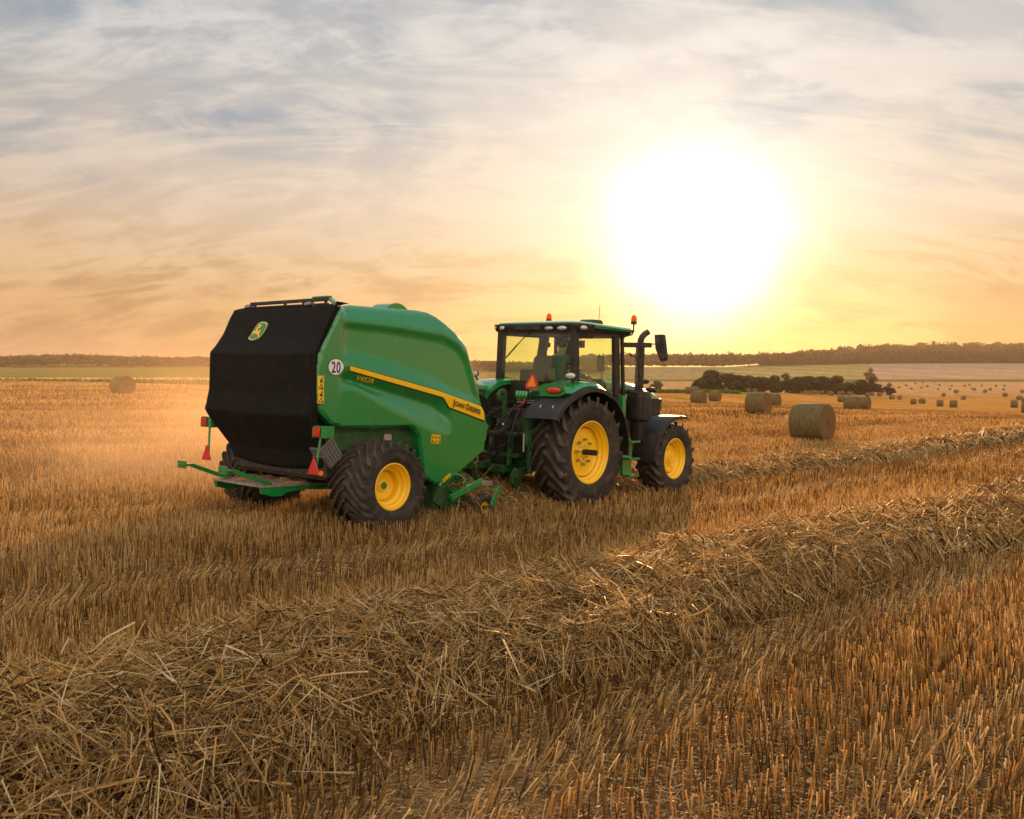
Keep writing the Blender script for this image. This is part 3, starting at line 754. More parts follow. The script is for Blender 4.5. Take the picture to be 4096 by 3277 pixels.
def bale_meshes(seed, n=72, r=.725, L=1.20):
    """wrapped drum with slightly slumped underside and bulging coiled ends; axis along x, resting at z=0"""
    rr = random.Random(seed); b = B(); ks = 9
    def P(x, a, q):
        z = q*math.sin(a); z = max(z, -r*.955+.01*rr.random()); return Vector((x, q*math.cos(a)*1.01, z+r*.955))
    v = []
    for i in range(ks):
        x = -L/2+L*i/(ks-1)
        for k in range(n):
            a = 2*math.pi*k/n; q = r*(1+.006*math.sin(3*a+seed)+.007*rr.uniform(-1, 1))-(.035 if i in (0, ks-1) else 0)
            v.append(P(x, a, q))
    b.add(v, [(i*n+k, i*n+(k+1) % n, (i+1)*n+(k+1) % n, (i+1)*n+k) for i in range(ks-1) for k in range(n)])
    wrap = b.obj('net_wrap', BM[0], smooth=True, sharp=50); ends = []
    for s in (-1, 1):
        e = B(); v = []; m = 10
        for j in range(m+1):
            q = r*.955*(1-j/m)
            for k in range(n):
                a = 2*math.pi*k/n; x = s*(L/2-.005+.03*math.sqrt(max(0, 1-(q/r)**2))+.012*rr.uniform(-1, 1)*(j > 0)); v.append(P(x, a, q))
        e.add(v, [(j*n+k, j*n+(k+1) % n, (j+1)*n+(k+1) % n, (j+1)*n+k) for j in range(m) for k in range(n)])
        ends.append(e.obj('straw_end', BM[1], smooth=True, sharp=60))
    return [wrap]+ends
BALE = bale_meshes(1); BALE_F = bale_meshes(2, 24)
def bale(px, Y, rz, label, group=None, near=True, tilt=0):
    X = (px-2048)/3823*Y; z = float(ground(X, Y))
    e = empty('round_bale', Matrix.Translation((X, Y, z-.03)) @ Matrix.Rotation(rad(rz), 4, 'Z') @ Matrix.Rotation(tilt, 4, 'X'), label, 'bale', group)
    for s0 in (BALE if near else BALE_F):
        c = s0.copy(); COL.objects.link(c); c.parent = e
    return e
bale(3249, 35.6, -43, 'largest round bale, alone right of the tractor, coiled end showing')
bale(3034, 60.5, -40, 'second largest round bale, in front of a smaller one half hidden')
bale(3092, 97, -40, 'round bale half hidden behind the second largest bale')
bale(2795, 99, -43, 'front bale of the three clustered right of the tractor hood')
bale(2860, 124, -42, 'single bale right of the cluster of three near the tractor')
bale(2782, 166, -42, 'middle bale of the cluster right of the tractor, in front of the verge')
bale(2756, 190, -40, 'small faint bale at the back left of the cluster by the tractor')
bale(490, 70, -40, 'hazy round bale alone in the dust on the left')
bale(3407, 94, -37, 'left and nearer bale of the pair standing close together')
bale(3453, 99, -38, 'right bale of the pair standing close together')
bale(3365, 206, -40, 'small bale behind and left of the pair')
bale(3654, 236, -35, 'small bale with a slumped one close on its right')
bale(3688, 245, 35, 'low bale sunk behind the rise in the middle of the right field')
bale(3760, 198, -30, 'left bale of two alike standing apart on the right')
bale(3814, 180, -32, 'right bale of two alike standing apart on the right')
bale(4056, 178, -24, 'bale near the right edge standing square to the view')
bale(4114, 107, -40, 'bale cut by the right edge of the photograph')
bale(4100, 255, -60, 'small bale at the right edge above the cut one')
g = 'small bales scattered over the far rise'
for px, Y, rz, lb in ((3568, 304, -75, 'small bale end-on, upper of two left of the slumped one'), (3599, 304, -110, 'small pale bale end-on, lower of two left of the slumped one'),
    (3183, 340, -75, 'small dark bale below the middle of the tree belt'), (3267, 333, -100, 'small pale-rimmed bale below the row at the belt\'s foot'),
    (3519, 333, -78, 'small bale below the right end of the tree belt'), (3774, 333, -110, 'small bale above the gap of the two alike bales'),
    (3854, 304, -100, 'small bale above right of the two alike bales'), (4021, 333, -70, 'small bale upper right with a pale sunlit top'),
    (4078, 304, -80, 'small bale above the one standing square to the view')):
    bale(px, Y, rz, lb, g)
for i, (px, Y) in enumerate(((3825, 369), (3898, 480), (3941, 380), (3961, 450), (4014, 500), (4089, 370))):
    bale(px, Y, -80-9*i, 'tiny dark bale on the crest of the right field, beyond the tree belt\'s end', 'tiny dark bales on the right crest', near=False)
for i, (px, Y) in enumerate(((2993, 322), (3019, 322), (3221, 330), (3236, 318), (3252, 330), (3286, 330), (3318, 332), (3326, 322), (3357, 332), (3372, 334), (3397, 330), (3471, 325), (3488, 336), (2904, 300))):
    bale(px, Y, -60-17*i, 'tiny pale bale in the row at the foot of the tree belt', 'tiny bales at the foot of the tree belt', near=False)
far = [(805, 685), (880, 662), (935, 700), (980, 645), (1045, 690), (1110, 672), (1243, 662), (1375, 668), (1225, 705), (1355, 705), (1513, 668), (1565, 658), (1590, 700), (1700, 665), (1855, 670), (1945, 665), (1055, 630), (1190, 622)]
yy = np.linspace(560, 860, 400)
for i, (a, b_) in enumerate(far):
    px, py = 3300+a*.3692, 1300+b_*.3692; X = (px-2048)/3823*yy
    pp = 1655-(ground(X, yy)-1.48)/yy*3823; Y = float(yy[np.argmin(np.abs(pp-py))])
    bale(px, Y, 20*i, 'tiny pale dot of a bale on the far slope below the tan field', 'far bales on the slope beyond the crest', near=False)
for q in BALE+BALE_F: bpy.data.objects.remove(q)

# ================================================================== WHEELS (axis along x, centre at the origin)
def carcass(R, Wd, rr, drop=.03):
    w = Wd/2; pr = []
    for t in np.linspace(-1, 1, 13): pr.append((w*.93*t, R-drop*t*t))
    side = [(w*.985, R-drop-.028), (w*1.0, R-(R-rr)*.32), (w*1.02, R-(R-rr)*.52), (w*.99, R-(R-rr)*.74), (w*.90, rr+.035), (w*.86, rr+.004), (w*.80, rr-.004)]
    return [(-x, r) for x, r in reversed(side)]+pr+side
def tyre(R, Wd, rr, nl, lh, lw, sweep, steps=6, shoulder=.07, curve=.5):
    b = B(); b.revolve(carcass(R-lh, Wd, rr), (0, 0, 0), 96); w = Wd/2; Rc = R-lh; b.nc = len(b.f)
    def base(x):
        t = min(abs(x)/(w*.93), 1); return Rc-.03*t*t
    for s in (-1, 1):
        for i in range(nl):
            a0 = 2*math.pi*(i+(.5 if s > 0 else 0))/nl; rings = []
            path = [(t, None) for t in np.linspace(-.04, 1, steps)]+[(1.0, 1), (1.0, 2)]
            for t, sh in path:
                x = s*w*.95*t; ang = a0-sweep*(abs(t)**(1+curve))
                r0 = base(x)-.012; r1 = base(x)+lh+ .02*abs(t)**2
                if sh == 1: x = s*(w*1.0); r0 = Rc-.09; r1 = Rc-.01; 
                if sh == 2: x = s*(w*1.005); r0 = Rc-.03-shoulder; r1 = Rc-.015-shoulder
                hw0 = lw*.62/R; hw1 = lw*.40/R
                if sh: ang -= sweep*.06*sh
                if sh:
                    pin = s*(w*.93)
                    pts = [(pin, r0, -hw0), (x+s*.006, r1, -hw1), (x+s*.006, r1, hw1), (pin, r0, hw0)]
                else: pts = [(x, r0, -hw0), (x, r1, -hw1), (x, r1, hw1), (x, r0, hw0)]
                rings.append([(px_, -r*math.cos(ang+q), r*math.sin(ang+q)) for px_, r, q in pts])
            v = [p for ring in rings for p in ring]; k = len(rings)
            f = [(j*4+q, j*4+(q+1) % 4, (j+1)*4+(q+1) % 4, (j+1)*4+q) for j in range(k-1) for q in range(4)]+[(0, 1, 2, 3), tuple((k-1)*4+q for q in (3, 2, 1, 0))]
            b.add(v, f)
    return b
def rim_b(R, Wd, dish, hubr):
    """drop-centre rim seen from outside (+x), disc set in by dish"""
    w = Wd/2; o = w*.86
    b = B(); b.revolve([(o+.012, R+.012), (o+.016, R-.004), (o-.01, R-.018), (o-.03, R-.022), (o-.045, R-.045), (o-.09, R-.055), (o-.11, R-.085), (o-.20, R-.095),
                        (o-dish+.03, R-.11), (o-dish, R-.13), (o-dish-.004, R-.18), (o-dish+.012, hubr+.13), (o-dish+.0, hubr+.05), (o-dish+.03, hubr+.02), (o-dish+.035, hubr), (o-dish+.035, 0)], (0, 0, 0), 72)
    b.revolve([(o-dish, R-.12), (-o, R-.06), (-o-.01, R+.01)], (0, 0, 0), 48)
    return b, o
def place_children(o, loc, flip=False):
    o.location = loc
    if flip: o.rotation_euler = (0, 0, math.pi)
def ringtext(body, r, a_mid, x, size, m, parent, arc, name='sidewall_lettering', out=True):
    """raised letters round the sidewall, reading with their feet towards the hub"""
    v, f = text_pts(body, size, spacing=1.1, offset=.002); x0 = min(p[0] for p in v); x1 = max(p[0] for p in v)
    vv = []
    for p in v:
        t = (p[0]-x0)/(x1-x0)-.5
        a = a_mid+(-1 if not out else 1)*t*arc; rr = r+(p[1]-size*.35)*(1 if out else -1)
        vv.append((x, -rr*math.cos(a), rr*math.sin(a)))
    return meshobj(name, vv, f, m, parent)
M['letter'] = mat('raised_rubber', (.012, .011, .010), .6)

# ================================================================== ROUND BALER
bal = empty('round_baler', MF @ Matrix.Translation((0, -4.3, 0)), 'large green round baler with black rear cover, hitched behind the tractor', 'baler')
BO = (0, -4.3, 0)
outline = [(-5.15, 2.756), (-4.9, 2.80), (-3.75, 2.83), (-3.552, 2.819), (-3.42, 2.775), (-3.10, 2.60), (-2.864, 2.44), (-2.80, 2.32), (-2.62, 1.85), (-2.51, 1.50), (-2.52, 1.42), (-2.435, 1.322),
           (-2.504, .955), (-3.18, .55), (-3.32, .512), (-3.45, .545), (-3.683, .647), (-3.77, 1.0), (-3.82, 1.20), (-3.90, 1.285), (-3.986, 1.319), (-4.6, 1.30), (-5.097, 1.314), (-5.25, 1.36), (-5.465, 1.527), (-5.50, 1.70), (-5.50, 2.02), (-5.47, 2.181)]
ctl = [  # control lines across the panel: (y, z) points and the outward position x above/below each
 [(-5.55, 2.62), (-5.10, 2.586), (-4.255, 2.571), (-3.38, 2.522), (-3.11, 2.427), (-2.924, 2.269), (-2.654, 1.66), (-2.4, 1.45)],
 [(-5.55, 2.56), (-5.10, 2.53), (-4.255, 2.515), (-3.38, 2.45), (-3.11, 2.36), (-2.924, 2.18), (-2.70, 1.65), (-2.4, 1.42)],
 [(-5.55, 2.30), (-5.206, 2.262), (-4.919, 2.227), (-4.471, 2.163), (-3.744, 2.016), (-2.683, 1.645), (-2.4, 1.41)],
 [(-5.55, 2.20), (-5.064, 2.105), (-4.465, 2.00), (-3.738, 1.853), (-2.683, 1.615), (-2.4, 1.40)],
 [(-5.55, 2.06), (-4.996, 1.992), (-4.459, 1.873), (-3.732, 1.747), (-3.395, 1.679), (-3.204, 1.552), (-2.4, 1.33)],
 [(-5.55, 1.98), (-4.948, 1.86), (-4.455, 1.787), (-3.978, 1.69), (-3.548, 1.605), (-3.304, 1.452), (-3.2, 1.36), (-2.4, 1.28)],
 [(-5.55, 1.90), (-4.903, 1.812), (-4.448, 1.598), (-3.965, 1.407), (-3.583, 1.26), (-3.348, 1.22), (-3.2, 1.20), (-2.4, 1.18)]]
xs_c = [(2.95, .90), (0, 1.105), (1, 1.068), (2, 1.080), (3, 1.135), (4, 1.135), (5, 1.062), (6, 1.135), (.40, 1.09)]
GY = np.arange(-5.60, -2.35, .02); GZ = np.arange(.42, 2.92, .02)
gy, gz = np.meshgrid(GY, GZ, indexing='ij')
zc_ = [np.interp(GY, [p[0] for p in c], [p[1] for p in c]) for c in ctl]
panel = np.empty_like(gy)
for i in range(len(GY)):
    zz = [.40]+[zc_[k][i] for k in (6, 5, 4, 3, 2, 1, 0)]+[2.95]; xx = [1.085, 1.140, 1.040, 1.143, 1.143, 1.075, 1.055, 1.110, .890]
    # forward of the lower swoosh the lower half is one plain face
    q = float(ss(-3.45, -3.15, GY[i])); xx[1] = xx[1]*(1-q)+1.112*q; xx[2] = xx[2]*(1-q)+1.118*q; xx[3] = xx[3]*(1-q)+1.125*q
    for j in range(1, 9): zz[j] = max(zz[j], zz[j-1]+.004)
    panel[i] = np.interp(GZ, zz, xx)
wr_ = ss(-5.17, -5.02, gy+.06*np.abs(gz-2.26)*(gz < 2.26)-.0*gz)
flat = 1.125-.24*np.clip(gz-2.60, 0, 1)
panel = panel*wr_+flat*(1-wr_)
def blur(a, n):
    for _ in range(n):
        p = np.pad(a, 1, mode='edge'); a = (p[:-2, 1:-1]+p[2:, 1:-1]+p[1:-1, :-2]+p[1:-1, 2:]+2*p[1:-1, 1:-1])/6
    return a
panel = blur(panel, 4)
def panel_x(y, z):
    fy = np.clip((np.asarray(y)-GY[0])/.02, 0, len(GY)-1.001); fz = np.clip((np.asarray(z)-GZ[0])/.02, 0, len(GZ)-1.001)
    i, j = fy.astype(int), fz.astype(int); a, b = fy-i, fz-j
    x = (panel[i, j]*(1-a)+panel[i+1, j]*a)*(1-b)+(panel[i, j+1]*(1-a)+panel[i+1, j+1]*a)*b
    # rounded edges, wide at the front corner
    d = dist_poly(outline, np.asarray(y, float), np.asarray(z, float))
    r = .035+.085*ss(-3.4, -2.7, y)*ss(1.35, 1.7, z)
    k = np.clip(1-d/r, 0, 1); x = x-r*(1-np.sqrt(1-k*k))
    return x
pv, pf, nb = fill(outline, .032)
PY = np.array([p[0] for p in pv]); PZ = np.array([p[1] for p in pv]); PX = panel_x(PY, PZ)
def side_panel(s):
    fw = 0 if s > 0 else .10
    V = [(s*x, y+4.3+fw*float(ss(-4.6, -5.2, y)), z) for x, y, z in zip(PX, PY, PZ)]; F = [q if s > 0 else tuple(reversed(q)) for q in pf]; n = len(V)
    # the rim is turned inward so the shell has depth
    for i in range(nb): V.append((s*(PX[i]-.16-.10*float(ss(-3.4, -2.7, PY[i])*ss(1.35, 1.7, PZ[i]))), PY[i]+4.3+(.05 if PY[i] > -3.2 and PZ[i] > 1.3 else 0), PZ[i]))
    for i in range(nb):
        q = (i, n+i, n+(i+1) % nb, (i+1) % nb); F.append(q if s > 0 else tuple(reversed(q)))
    o = meshobj('side_panel', V, F, M['green'], bal, smooth=True, sharp=38)
    bm = bmesh.new(); bm.from_mesh(o.data); bmesh.ops.recalc_face_normals(bm, faces=bm.faces); bm.to_mesh(o.data); bm.free()
    return o
pr_ = side_panel(1); pl_ = side_panel(-1)
def onpanel(y, z, off=.004): return (float(panel_x(np.array(y), np.array(z)))+off, y+4.3, z)
def patch(name, poly, m, off, step=.03, parent=pr_):
    v, f, _ = fill(poly, step); return meshobj(name, [onpanel(p[0], p[1], off) for p in v], f, m, parent, smooth=True)
patch('stripe_edge', [(-5.04, 2.062), (-3.50, 1.792), (-2.60, 1.580), (-2.555, 1.368), (-3.285, 1.552), (-3.42, 1.685), (-5.04, 1.990)], M['ink'], .003)
patch('yellow_stripe', [(-5.03, 2.056), (-3.50, 1.785), (-2.61, 1.577), (-2.565, 1.390), (-3.276, 1.571), (-3.414, 1.703), (-5.03, 2.003)], M['decal'], .006)
def line_on(y0, z0, y1, z1, off):
    L = math.hypot(y1-y0, z1-z0); ey, ez = (y1-y0)/L, (z1-z0)/L
    return lambda u, v: onpanel(y0+ey*u, z0+ez*u+v, off), L
fn, L = line_on(-3.235, 1.618, -2.675, 1.490, .020)
for body_, sz_, u0_, wd_ in (('J', .112, 0, .040), ('OHN', .088, .050, .185), ('D', .112, .275, .068), ('EERE', .088, .355, L-.355)):
    lettering('maker_lettering', body_, sz_, lambda u, v, u0=u0_: fn(u+u0, v-.012), M['ink'], pr_, width=wd_, offset=.0022, spacing=1.06)
fn, L = line_on(-4.90, 1.893, -4.64, 1.858, .018)
lettering('model_lettering', 'V452R', .078, fn, M['decal'], pr_, width=L+.02, offset=.0016, spacing=1.12)
dc = [(-5.233+.118*math.cos(a), 2.036+.100*math.sin(a)) for a in np.linspace(0, 2*math.pi, 40, endpoint=False)]
patch('speed_disc_edge', dc, M['ink'], .004)
dc = [(-5.233+.111*math.cos(a), 2.036+.094*math.sin(a)) for a in np.linspace(0, 2*math.pi, 40, endpoint=False)]
patch('speed_disc', dc, M['white'], .007)
lettering('speed_numerals', '20', .185, lambda u, v: onpanel(-5.300+u, 1.970+v, .010), M['ink'], pr_, width=.134, offset=.003, spacing=1.1)
def pict_label(c00, c10, c11, c01, rows_, cols_, off=.005, flag=None, mk=None, parent=pr_):
    """yellow warning label with dark pictogram cells"""
    mk = mk or (lambda y, z, o: onpanel(y, z, o))
    def P(u, v, o):
        y = (c00[0]*(1-u)+c10[0]*u)*(1-v)+(c01[0]*(1-u)+c11[0]*u)*v; z = (c00[1]*(1-u)+c10[1]*u)*(1-v)+(c01[1]*(1-u)+c11[1]*u)*v; return mk(y, z, o)
    v = [P(i/4, j/6, off) for j in range(7) for i in range(5)]; f = [(j*5+i, j*5+i+1, (j+1)*5+i+1, (j+1)*5+i) for j in range(6) for i in range(4)]
    lb = meshobj('warning_label', v, f, M['decal'], parent)
    v = []; f = []
    def quad(u0, v0, u1, v1): n = len(v); v.extend([P(u0, v0, off+.003), P(u1, v0, off+.003), P(u1, v1, off+.003), P(u0, v1, off+.003)]); f.append((n, n+1, n+2, n+3))
    def seg(a, b, t=.035):
        d = np.array(b)-np.array(a); L = math.hypot(*d)+1e-9; nx, ny = -d[1]/L*t, d[0]/L*t; n = len(v)
        v.extend([P(a[0]+nx, a[1]+ny, off+.003), P(a[0]-nx, a[1]-ny, off+.003), P(b[0]-nx, b[1]-ny, off+.003), P(b[0]+nx, b[1]+ny, off+.003)]); f.append((n, n+1, n+2, n+3))
    for r_ in range(rows_):
        v0, v1 = r_/rows_, (r_+1)/rows_
        if r_: quad(.0, v0-.006, 1, v0+.006)
        for c_ in range(cols_):
            u0, u1 = c_/cols_, (c_+1)/cols_; um = (u0+u1)/2; h = v1-v0; w_ = u1-u0
            if (r_+c_) % 2 == 0:
                A, Bq, C = (u0+.14*w_, v0+.18*h), (u1-.14*w_, v0+.18*h), (um, v1-.14*h); t = .022
                seg(A, Bq, t); seg(Bq, C, t); seg(C, A, t); seg((um, v0+.34*h), (um, v0+.62*h), t)
            else:
                seg((u0+.3*w_, v0+.2*h), (u0+.3*w_, v0+.6*h)); seg((u0+.3*w_, v0+.2*h), (u1-.25*w_, v0+.2*h)); seg((um, v0+.35*h), (u1-.2*w_, v1-.2*h))
    meshobj('pictogram', v, f, M['ink'], lb)
pict_label((-5.480, 1.603), (-5.396, 1.603), (-5.405, 1.928), (-5.489, 1.926), 4, 1)
pict_label((-3.615, 1.100), (-3.438, 1.082), (-3.439, 1.199), (-3.607, 1.216), 2, 3)
pict_label((-3.328, .560), (-3.19, .640), (-3.215, .685), (-3.345, .610), 1, 2, off=.02)
# a folded gusset above the front of the wheel arch
b = B(BO); b.prism([(-3.78, 1.28), (-3.62, 1.20), (-3.72, 1.02)], 0, 1.10, 1.128); b.obj('gusset', M['green'], pr_, bevel=.004)
# inner hull, roof, front
b = B(BO); hull = [(-5.20, 2.70), (-4.9, 2.745), (-3.60, 2.765), (-3.10, 2.53), (-2.90, 2.38), (-2.60, 1.45), (-2.62, 1.05), (-3.4, .70), (-3.9, 1.15), (-5.1, 1.2), (-5.35, 1.55), (-5.36, 2.15)]
b.prism(hull, 0, -.97, .97); b.obj('bale_chamber', M['green2'], bal, smooth=False, bevel=.02)
b = B(BO); b.prism([(-5.18, 2.72), (-4.8, 2.785), (-3.60, 2.80), (-3.52, 2.78), (-3.2, 2.62), (-3.23, 2.58), (-3.6, 2.77), (-5.18, 2.70)], 0, -.93, .93); b.obj('roof_cover', M['green'], bal, bevel=.01)
b = B(BO); b.cyl((.62, -3.80, 2.66), (.30, -3.80, 2.66), .27, 36); b.cyl((.63, -3.80, 2.66), (.62, -3.80, 2.66), .20, 36); b.obj('drive_cover', M['green'], bal)
b = B(BO); b.sphere((1.02, -2.50, 1.40), (.07, .05, .05)); b.obj('hinge_boss', M['green'], bal)

# black rear cover: cloth stretched over the tailgate
prof_t = [(2.81, -5.02), (2.775, -5.17), (2.60, -5.262), (2.42, -5.345), (2.27, -5.45), (2.19, -5.525), (2.0, -5.53), (1.71, -5.525), (1.55, -5.555), (1.46, -5.575), (1.38, -5.53), (1.2, -5.40), (1.02, -5.27), (.86, -5.22), (.80, -5.16)]
PZt = np.array([p[0] for p in prof_t][::-1]); PYt = np.array([p[1] for p in prof_t][::-1])
def tg(x, z):
    x = np.asarray(x, float); z = np.asarray(z, float)
    zz = z+.02*np.cos(x*1.4)
    y = np.interp(zz, PZt, PYt)-.03*np.cos(np.clip(x/1.1, -1, 1)*math.pi/2)
    y = y+.010*(fbm(x*3+9, z*2.2, 71)-.5)*2+.006*np.sin(x*9+z*5)*np.exp(-((z-1.45)/.25)**2)+.012*(fbm(x*1.2, z*6, 72)-.5)
    e = np.clip((np.abs(x)-1.04)/.05, 0, 1); return y+.05*e*e
def hwid(z): return np.interp(z, [.80, .9, 1.1, 1.35, 1.55, 2.81], [.90, .93, .99, 1.05, 1.095, 1.095])
nzr = np.linspace(2.81, .80, 90); nxr = np.linspace(-1, 1, 70)
V = []; F = []
for i, z in enumerate(nzr):
    hw_ = float(hwid(z)); xs_ = nxr*hw_; ys_ = tg(xs_, np.full(70, z)); sag = .035*np.sin(math.pi*(nxr+1)/2)*(z < .95)
    xs_[0] -= .045*float(ss(1.3, 1.6, z)); q_ = float(ss(1.45, 1.6, z)); xs_[-1] = xs_[-1]*(1-q_)+1.128*q_; ys_[-1] = ys_[-1]*(1-q_)+q_*np.interp(z, [1.5, 1.7, 2.18, 2.45, 2.77], [-5.50, -5.54, -5.548, -5.425, -5.25]); row = [(xs_[0], float(ys_[0])+.26, z)]+[(a, float(c), z-s_) for a, c, s_ in zip(xs_, ys_, sag)]+[(xs_[-1]-.06*q_, float(ys_[-1])+.12, z)]
    V += [(a, c+4.3, d) for a, c, d in row]
m_ = 72
for i in range(89):
    for k in range(m_-1): F.append((i*m_+k, (i+1)*m_+k, (i+1)*m_+k+1, i*m_+k+1))
cov = meshobj('rear_cover', V, F, M['canvas'], bal, smooth=True, sharp=60)
sol = cov.modifiers.new('solid', 'SOLIDIFY'); sol.thickness = .006
# emblem: shield outline and a leaping deer, laid on the cloth
E0 = np.array([600, 1150.]); EU = np.array([640, -50.]); EV = np.array([390, -690.]); Minv = np.linalg.inv(np.stack([EU, EV], 1))
def emb(pts): return [tuple(Minv @ (np.array(p, float)-E0)) for p in pts]
shield = [(600, 1130), (690, 960), (800, 760), (920, 570), (1000, 470), (1150, 385), (1350, 370), (1500, 385), (1590, 440), (1600, 500), (1570, 610), (1490, 800), (1400, 930), (1300, 1050), (1240, 1115), (1080, 1180), (920, 1225), (780, 1225), (640, 1185)]
deer = [(1220, 645), (1150, 668), (1110, 720), (1088, 768), (1130, 790), (1195, 788), (1240, 730), (1285, 750), (1262, 805), (1225, 870), (1230, 940), (1262, 1000), (1240, 1070), (1192, 1070), (1180, 1010), (1130, 960), (1080, 932), (960, 922), (885, 892), (850, 905), (862, 950), (885, 990), (850, 1000), (812, 940), (800, 868), (845, 828), (930, 805), (980, 745), (1022, 690), (1000, 650), (1032, 625), (1105, 622), (1130, 602), (1065, 562), (1072, 538), (1128, 545), (1140, 500), (1188, 520), (1228, 490), (1250, 520), (1236, 580)]
def emb_patch(name, uv, m, off, par):
    v, f, _ = fill([tuple(p) for p in uv], .04)
    W_, H_ = .235, .20; pts = []
    for a, c in v:
        x = -.415+a*W_+.075*c; z = 2.372+c*H_; pts.append((x, float(tg(x, z))+4.3-off, z))
    return meshobj(name, pts, f, m, par)
sh = np.array(emb(shield)); cen_ = sh.mean(0)
em = emb_patch('emblem', sh, M['green'], .008, cov)
emb_patch('emblem_border', cen_+(sh-cen_)*.95, M['decal'], .011, em)
emb_patch('emblem_field', cen_+(sh-cen_)*.86, M['green'], .014, em)
emb_patch('emblem_deer', emb(deer), M['decal'], .017, em)
# rail over the top of the cover
b = B(BO); b.bar((-.74, -5.13, 2.838), (.86, -5.13, 2.855), .05, .04); b.bar((-.74, -5.14, 2.79), (.84, -5.14, 2.80), .03, .02)
for x in (-.66, -.02, .35, .78): b.bar((x, -5.13, 2.74), (x, -5.13, 2.84), .03, .03)
b.obj('top_rail', M['dark'], bal, smooth=False, bevel=.004)
b = B(BO); b.bar((.55, -5.13, 2.882), (.86, -5.13, 2.885), .06, .02); b.bar((.84, -5.12, 2.865), (1.05, -5.18, 2.78), .05, .04); b.obj('rail_end', M['green'], bal, smooth=False, bevel=.004)
for x in (-.78, .48):
    b = B(BO); b.cyl((x-.06, -5.14, 2.80), (x+.06, -5.14, 2.81), .032, 12); b.obj('rail_bearing', M['steel'], bal)

# frame under the chamber
b = B(BO); b.box(-.98, -.80, -5.15, -3.2, 1.02, 1.26); b.box(.80, .98, -5.15, -3.2, 1.02, 1.26)
b.prism([(-5.32, 1.30), (-4.55, 1.30), (-4.75, .80), (-5.05, .74), (-5.20, .84)], 0, .90, .94); b.prism([(-5.32, 1.30), (-4.55, 1.30), (-4.75, .80), (-5.05, .74), (-5.20, .84)], 0, -.94, -.90)
b.box(-.6, .6, -4.42, -4.18, .44, .66); b.obj('chassis', M['green2'], bal, smooth=False, bevel=.01)
b = B(BO); b.cyl((-1.5, -4.3, .56), (.95, -4.3, .56), .07, 16); b.obj('axle', M['dark'], bal)
b = B(BO); b.box(-.75, .75, -5.05, -3.0, .66, 1.15); b.box(-.90, .90, -5.16, -5.0, .66, 1.2); b.prism([(-5.2, .70), (-4.7, .66), (-4.7, .76), (-5.2, .86)], 0, -.9, .95); b.obj('underbelly', M['dark'], bal, smooth=False, bevel=.02)
b = B(BO); b.box(.90, 1.02, -4.33, -4.20, 1.14, 1.22); b.obj('marker_plate', M['alu'], bal, bevel=.004)
# grey tool box standing askew ahead of the lamp bracket
rt = Matrix.Rotation(rad(38), 3, 'X')
b = B(BO); b.box(.80, 1.0, -5.27, -5.03, .86, 1.16, rot=rt)
for k in range(5): b.box(.998, 1.012, -5.25+k*.045, -5.235+k*.045, .88, 1.14, rot=rt, piv=(.9, -5.15, 1.01))
b.box(.79, 1.008, -5.28, -5.02, 1.03, 1.045, rot=rt, piv=(.9, -5.15, 1.01))
b.obj('toolbox', M['grey'], bal, smooth=False, bevel=.006)
# bale ramp with its two arms
b = B(BO); b.prism([(-5.78, .60), (-5.78, .575), (-5.1, .565), (-4.62, .555), (-4.62, .575), (-5.1, .59)], 0, -.53, .49); b.obj('bale_ramp', M['alu'], bal, smooth=False, bevel=.003)
b = B(BO)
for x in (-.50, .45):
    b.prism([(-5.76, .572), (-5.30, .562), (-4.6, .55), (-4.6, .49), (-5.15, .52), (-5.38, .50), (-5.46, .46), (-5.60, .46), (-5.75, .50)], 0, x-.03, x+.03)
b.bar((-.5, -4.85, .53), (.46, -4.85, .53), .06, .06); b.bar((-.5, -5.3, .54), (.46, -5.3, .54), .05, .03); b.obj('ramp_frame', M['green'], bal, smooth=False, bevel=.004)
for x0, x1 in ((-.42, -.37), (.46, .49)):
    b = B(BO); b.bar((x0, -5.62, .605), (x1, -6.16, .79), .055, .045); b.bar((x1, -6.14, .80), (x1-.0, -6.29, .80), .06, .03)
    b.box(x1-.085, x1+.085, -6.31, -6.29, .765, .855); a_ = b.obj('ramp_arm', M['green'], bal, smooth=False, bevel=.004)
    for q in (-.045, .045):
        c_ = B(BO); c_.cyl((x1+q, -6.311, .81), (x1+q, -6.322, .81), .015, 10); c_.obj('bolt', M['steel'], a_)
# rear lamp brackets with triangle reflectors
for s in (-1, 1):
    x = s*1.17
    b = B(BO); b.prism([(x-.125, 1.205), (x+.125, 1.205), (x+.125, 1.345), (x-.095, 1.345), (x-.125, 1.32)], 1, -5.49, -5.36)
    b.bar((s*.95, -5.15, 1.25), (x, -5.40, 1.27), .05, .07); b.bar((x-s*.02, -5.44, 1.22), (x-s*.05, -5.47, .86), .035, .018, up=(0, 1, 0))
    br = b.obj('lamp_bracket', M['green'], bal, smooth=False, bevel=.006)
    b = B(BO); b.box(x-.085, x+.03, -5.505, -5.488, 1.222, 1.328); b.obj('tail_lamp', M['redlens'], br, bevel=.004)
    b = B(BO); b.box(x-.089, x+.034, -5.500, -5.488, 1.218, 1.332); b.obj('lamp_housing', M['ink'], br)
    xt = x-s*.06
    b = B(BO); b.prism([(xt-.108, .775), (xt+.108, .775), (xt+.008, .972), (xt-.008, .972)], 1, -5.51, -5.495); b.obj('triangle_reflector', M['red'], br, smooth=False, bevel=.004)
    if s > 0:
        b = B(BO); b.cyl((xt+.145, -5.50, .80), (xt+.145, -5.515, .80), .032, 20); b.bar((xt+.06, -5.495, .80), (xt+.16, -5.495, .80), .02, .012); b.obj('round_reflector', M['orange'], br)
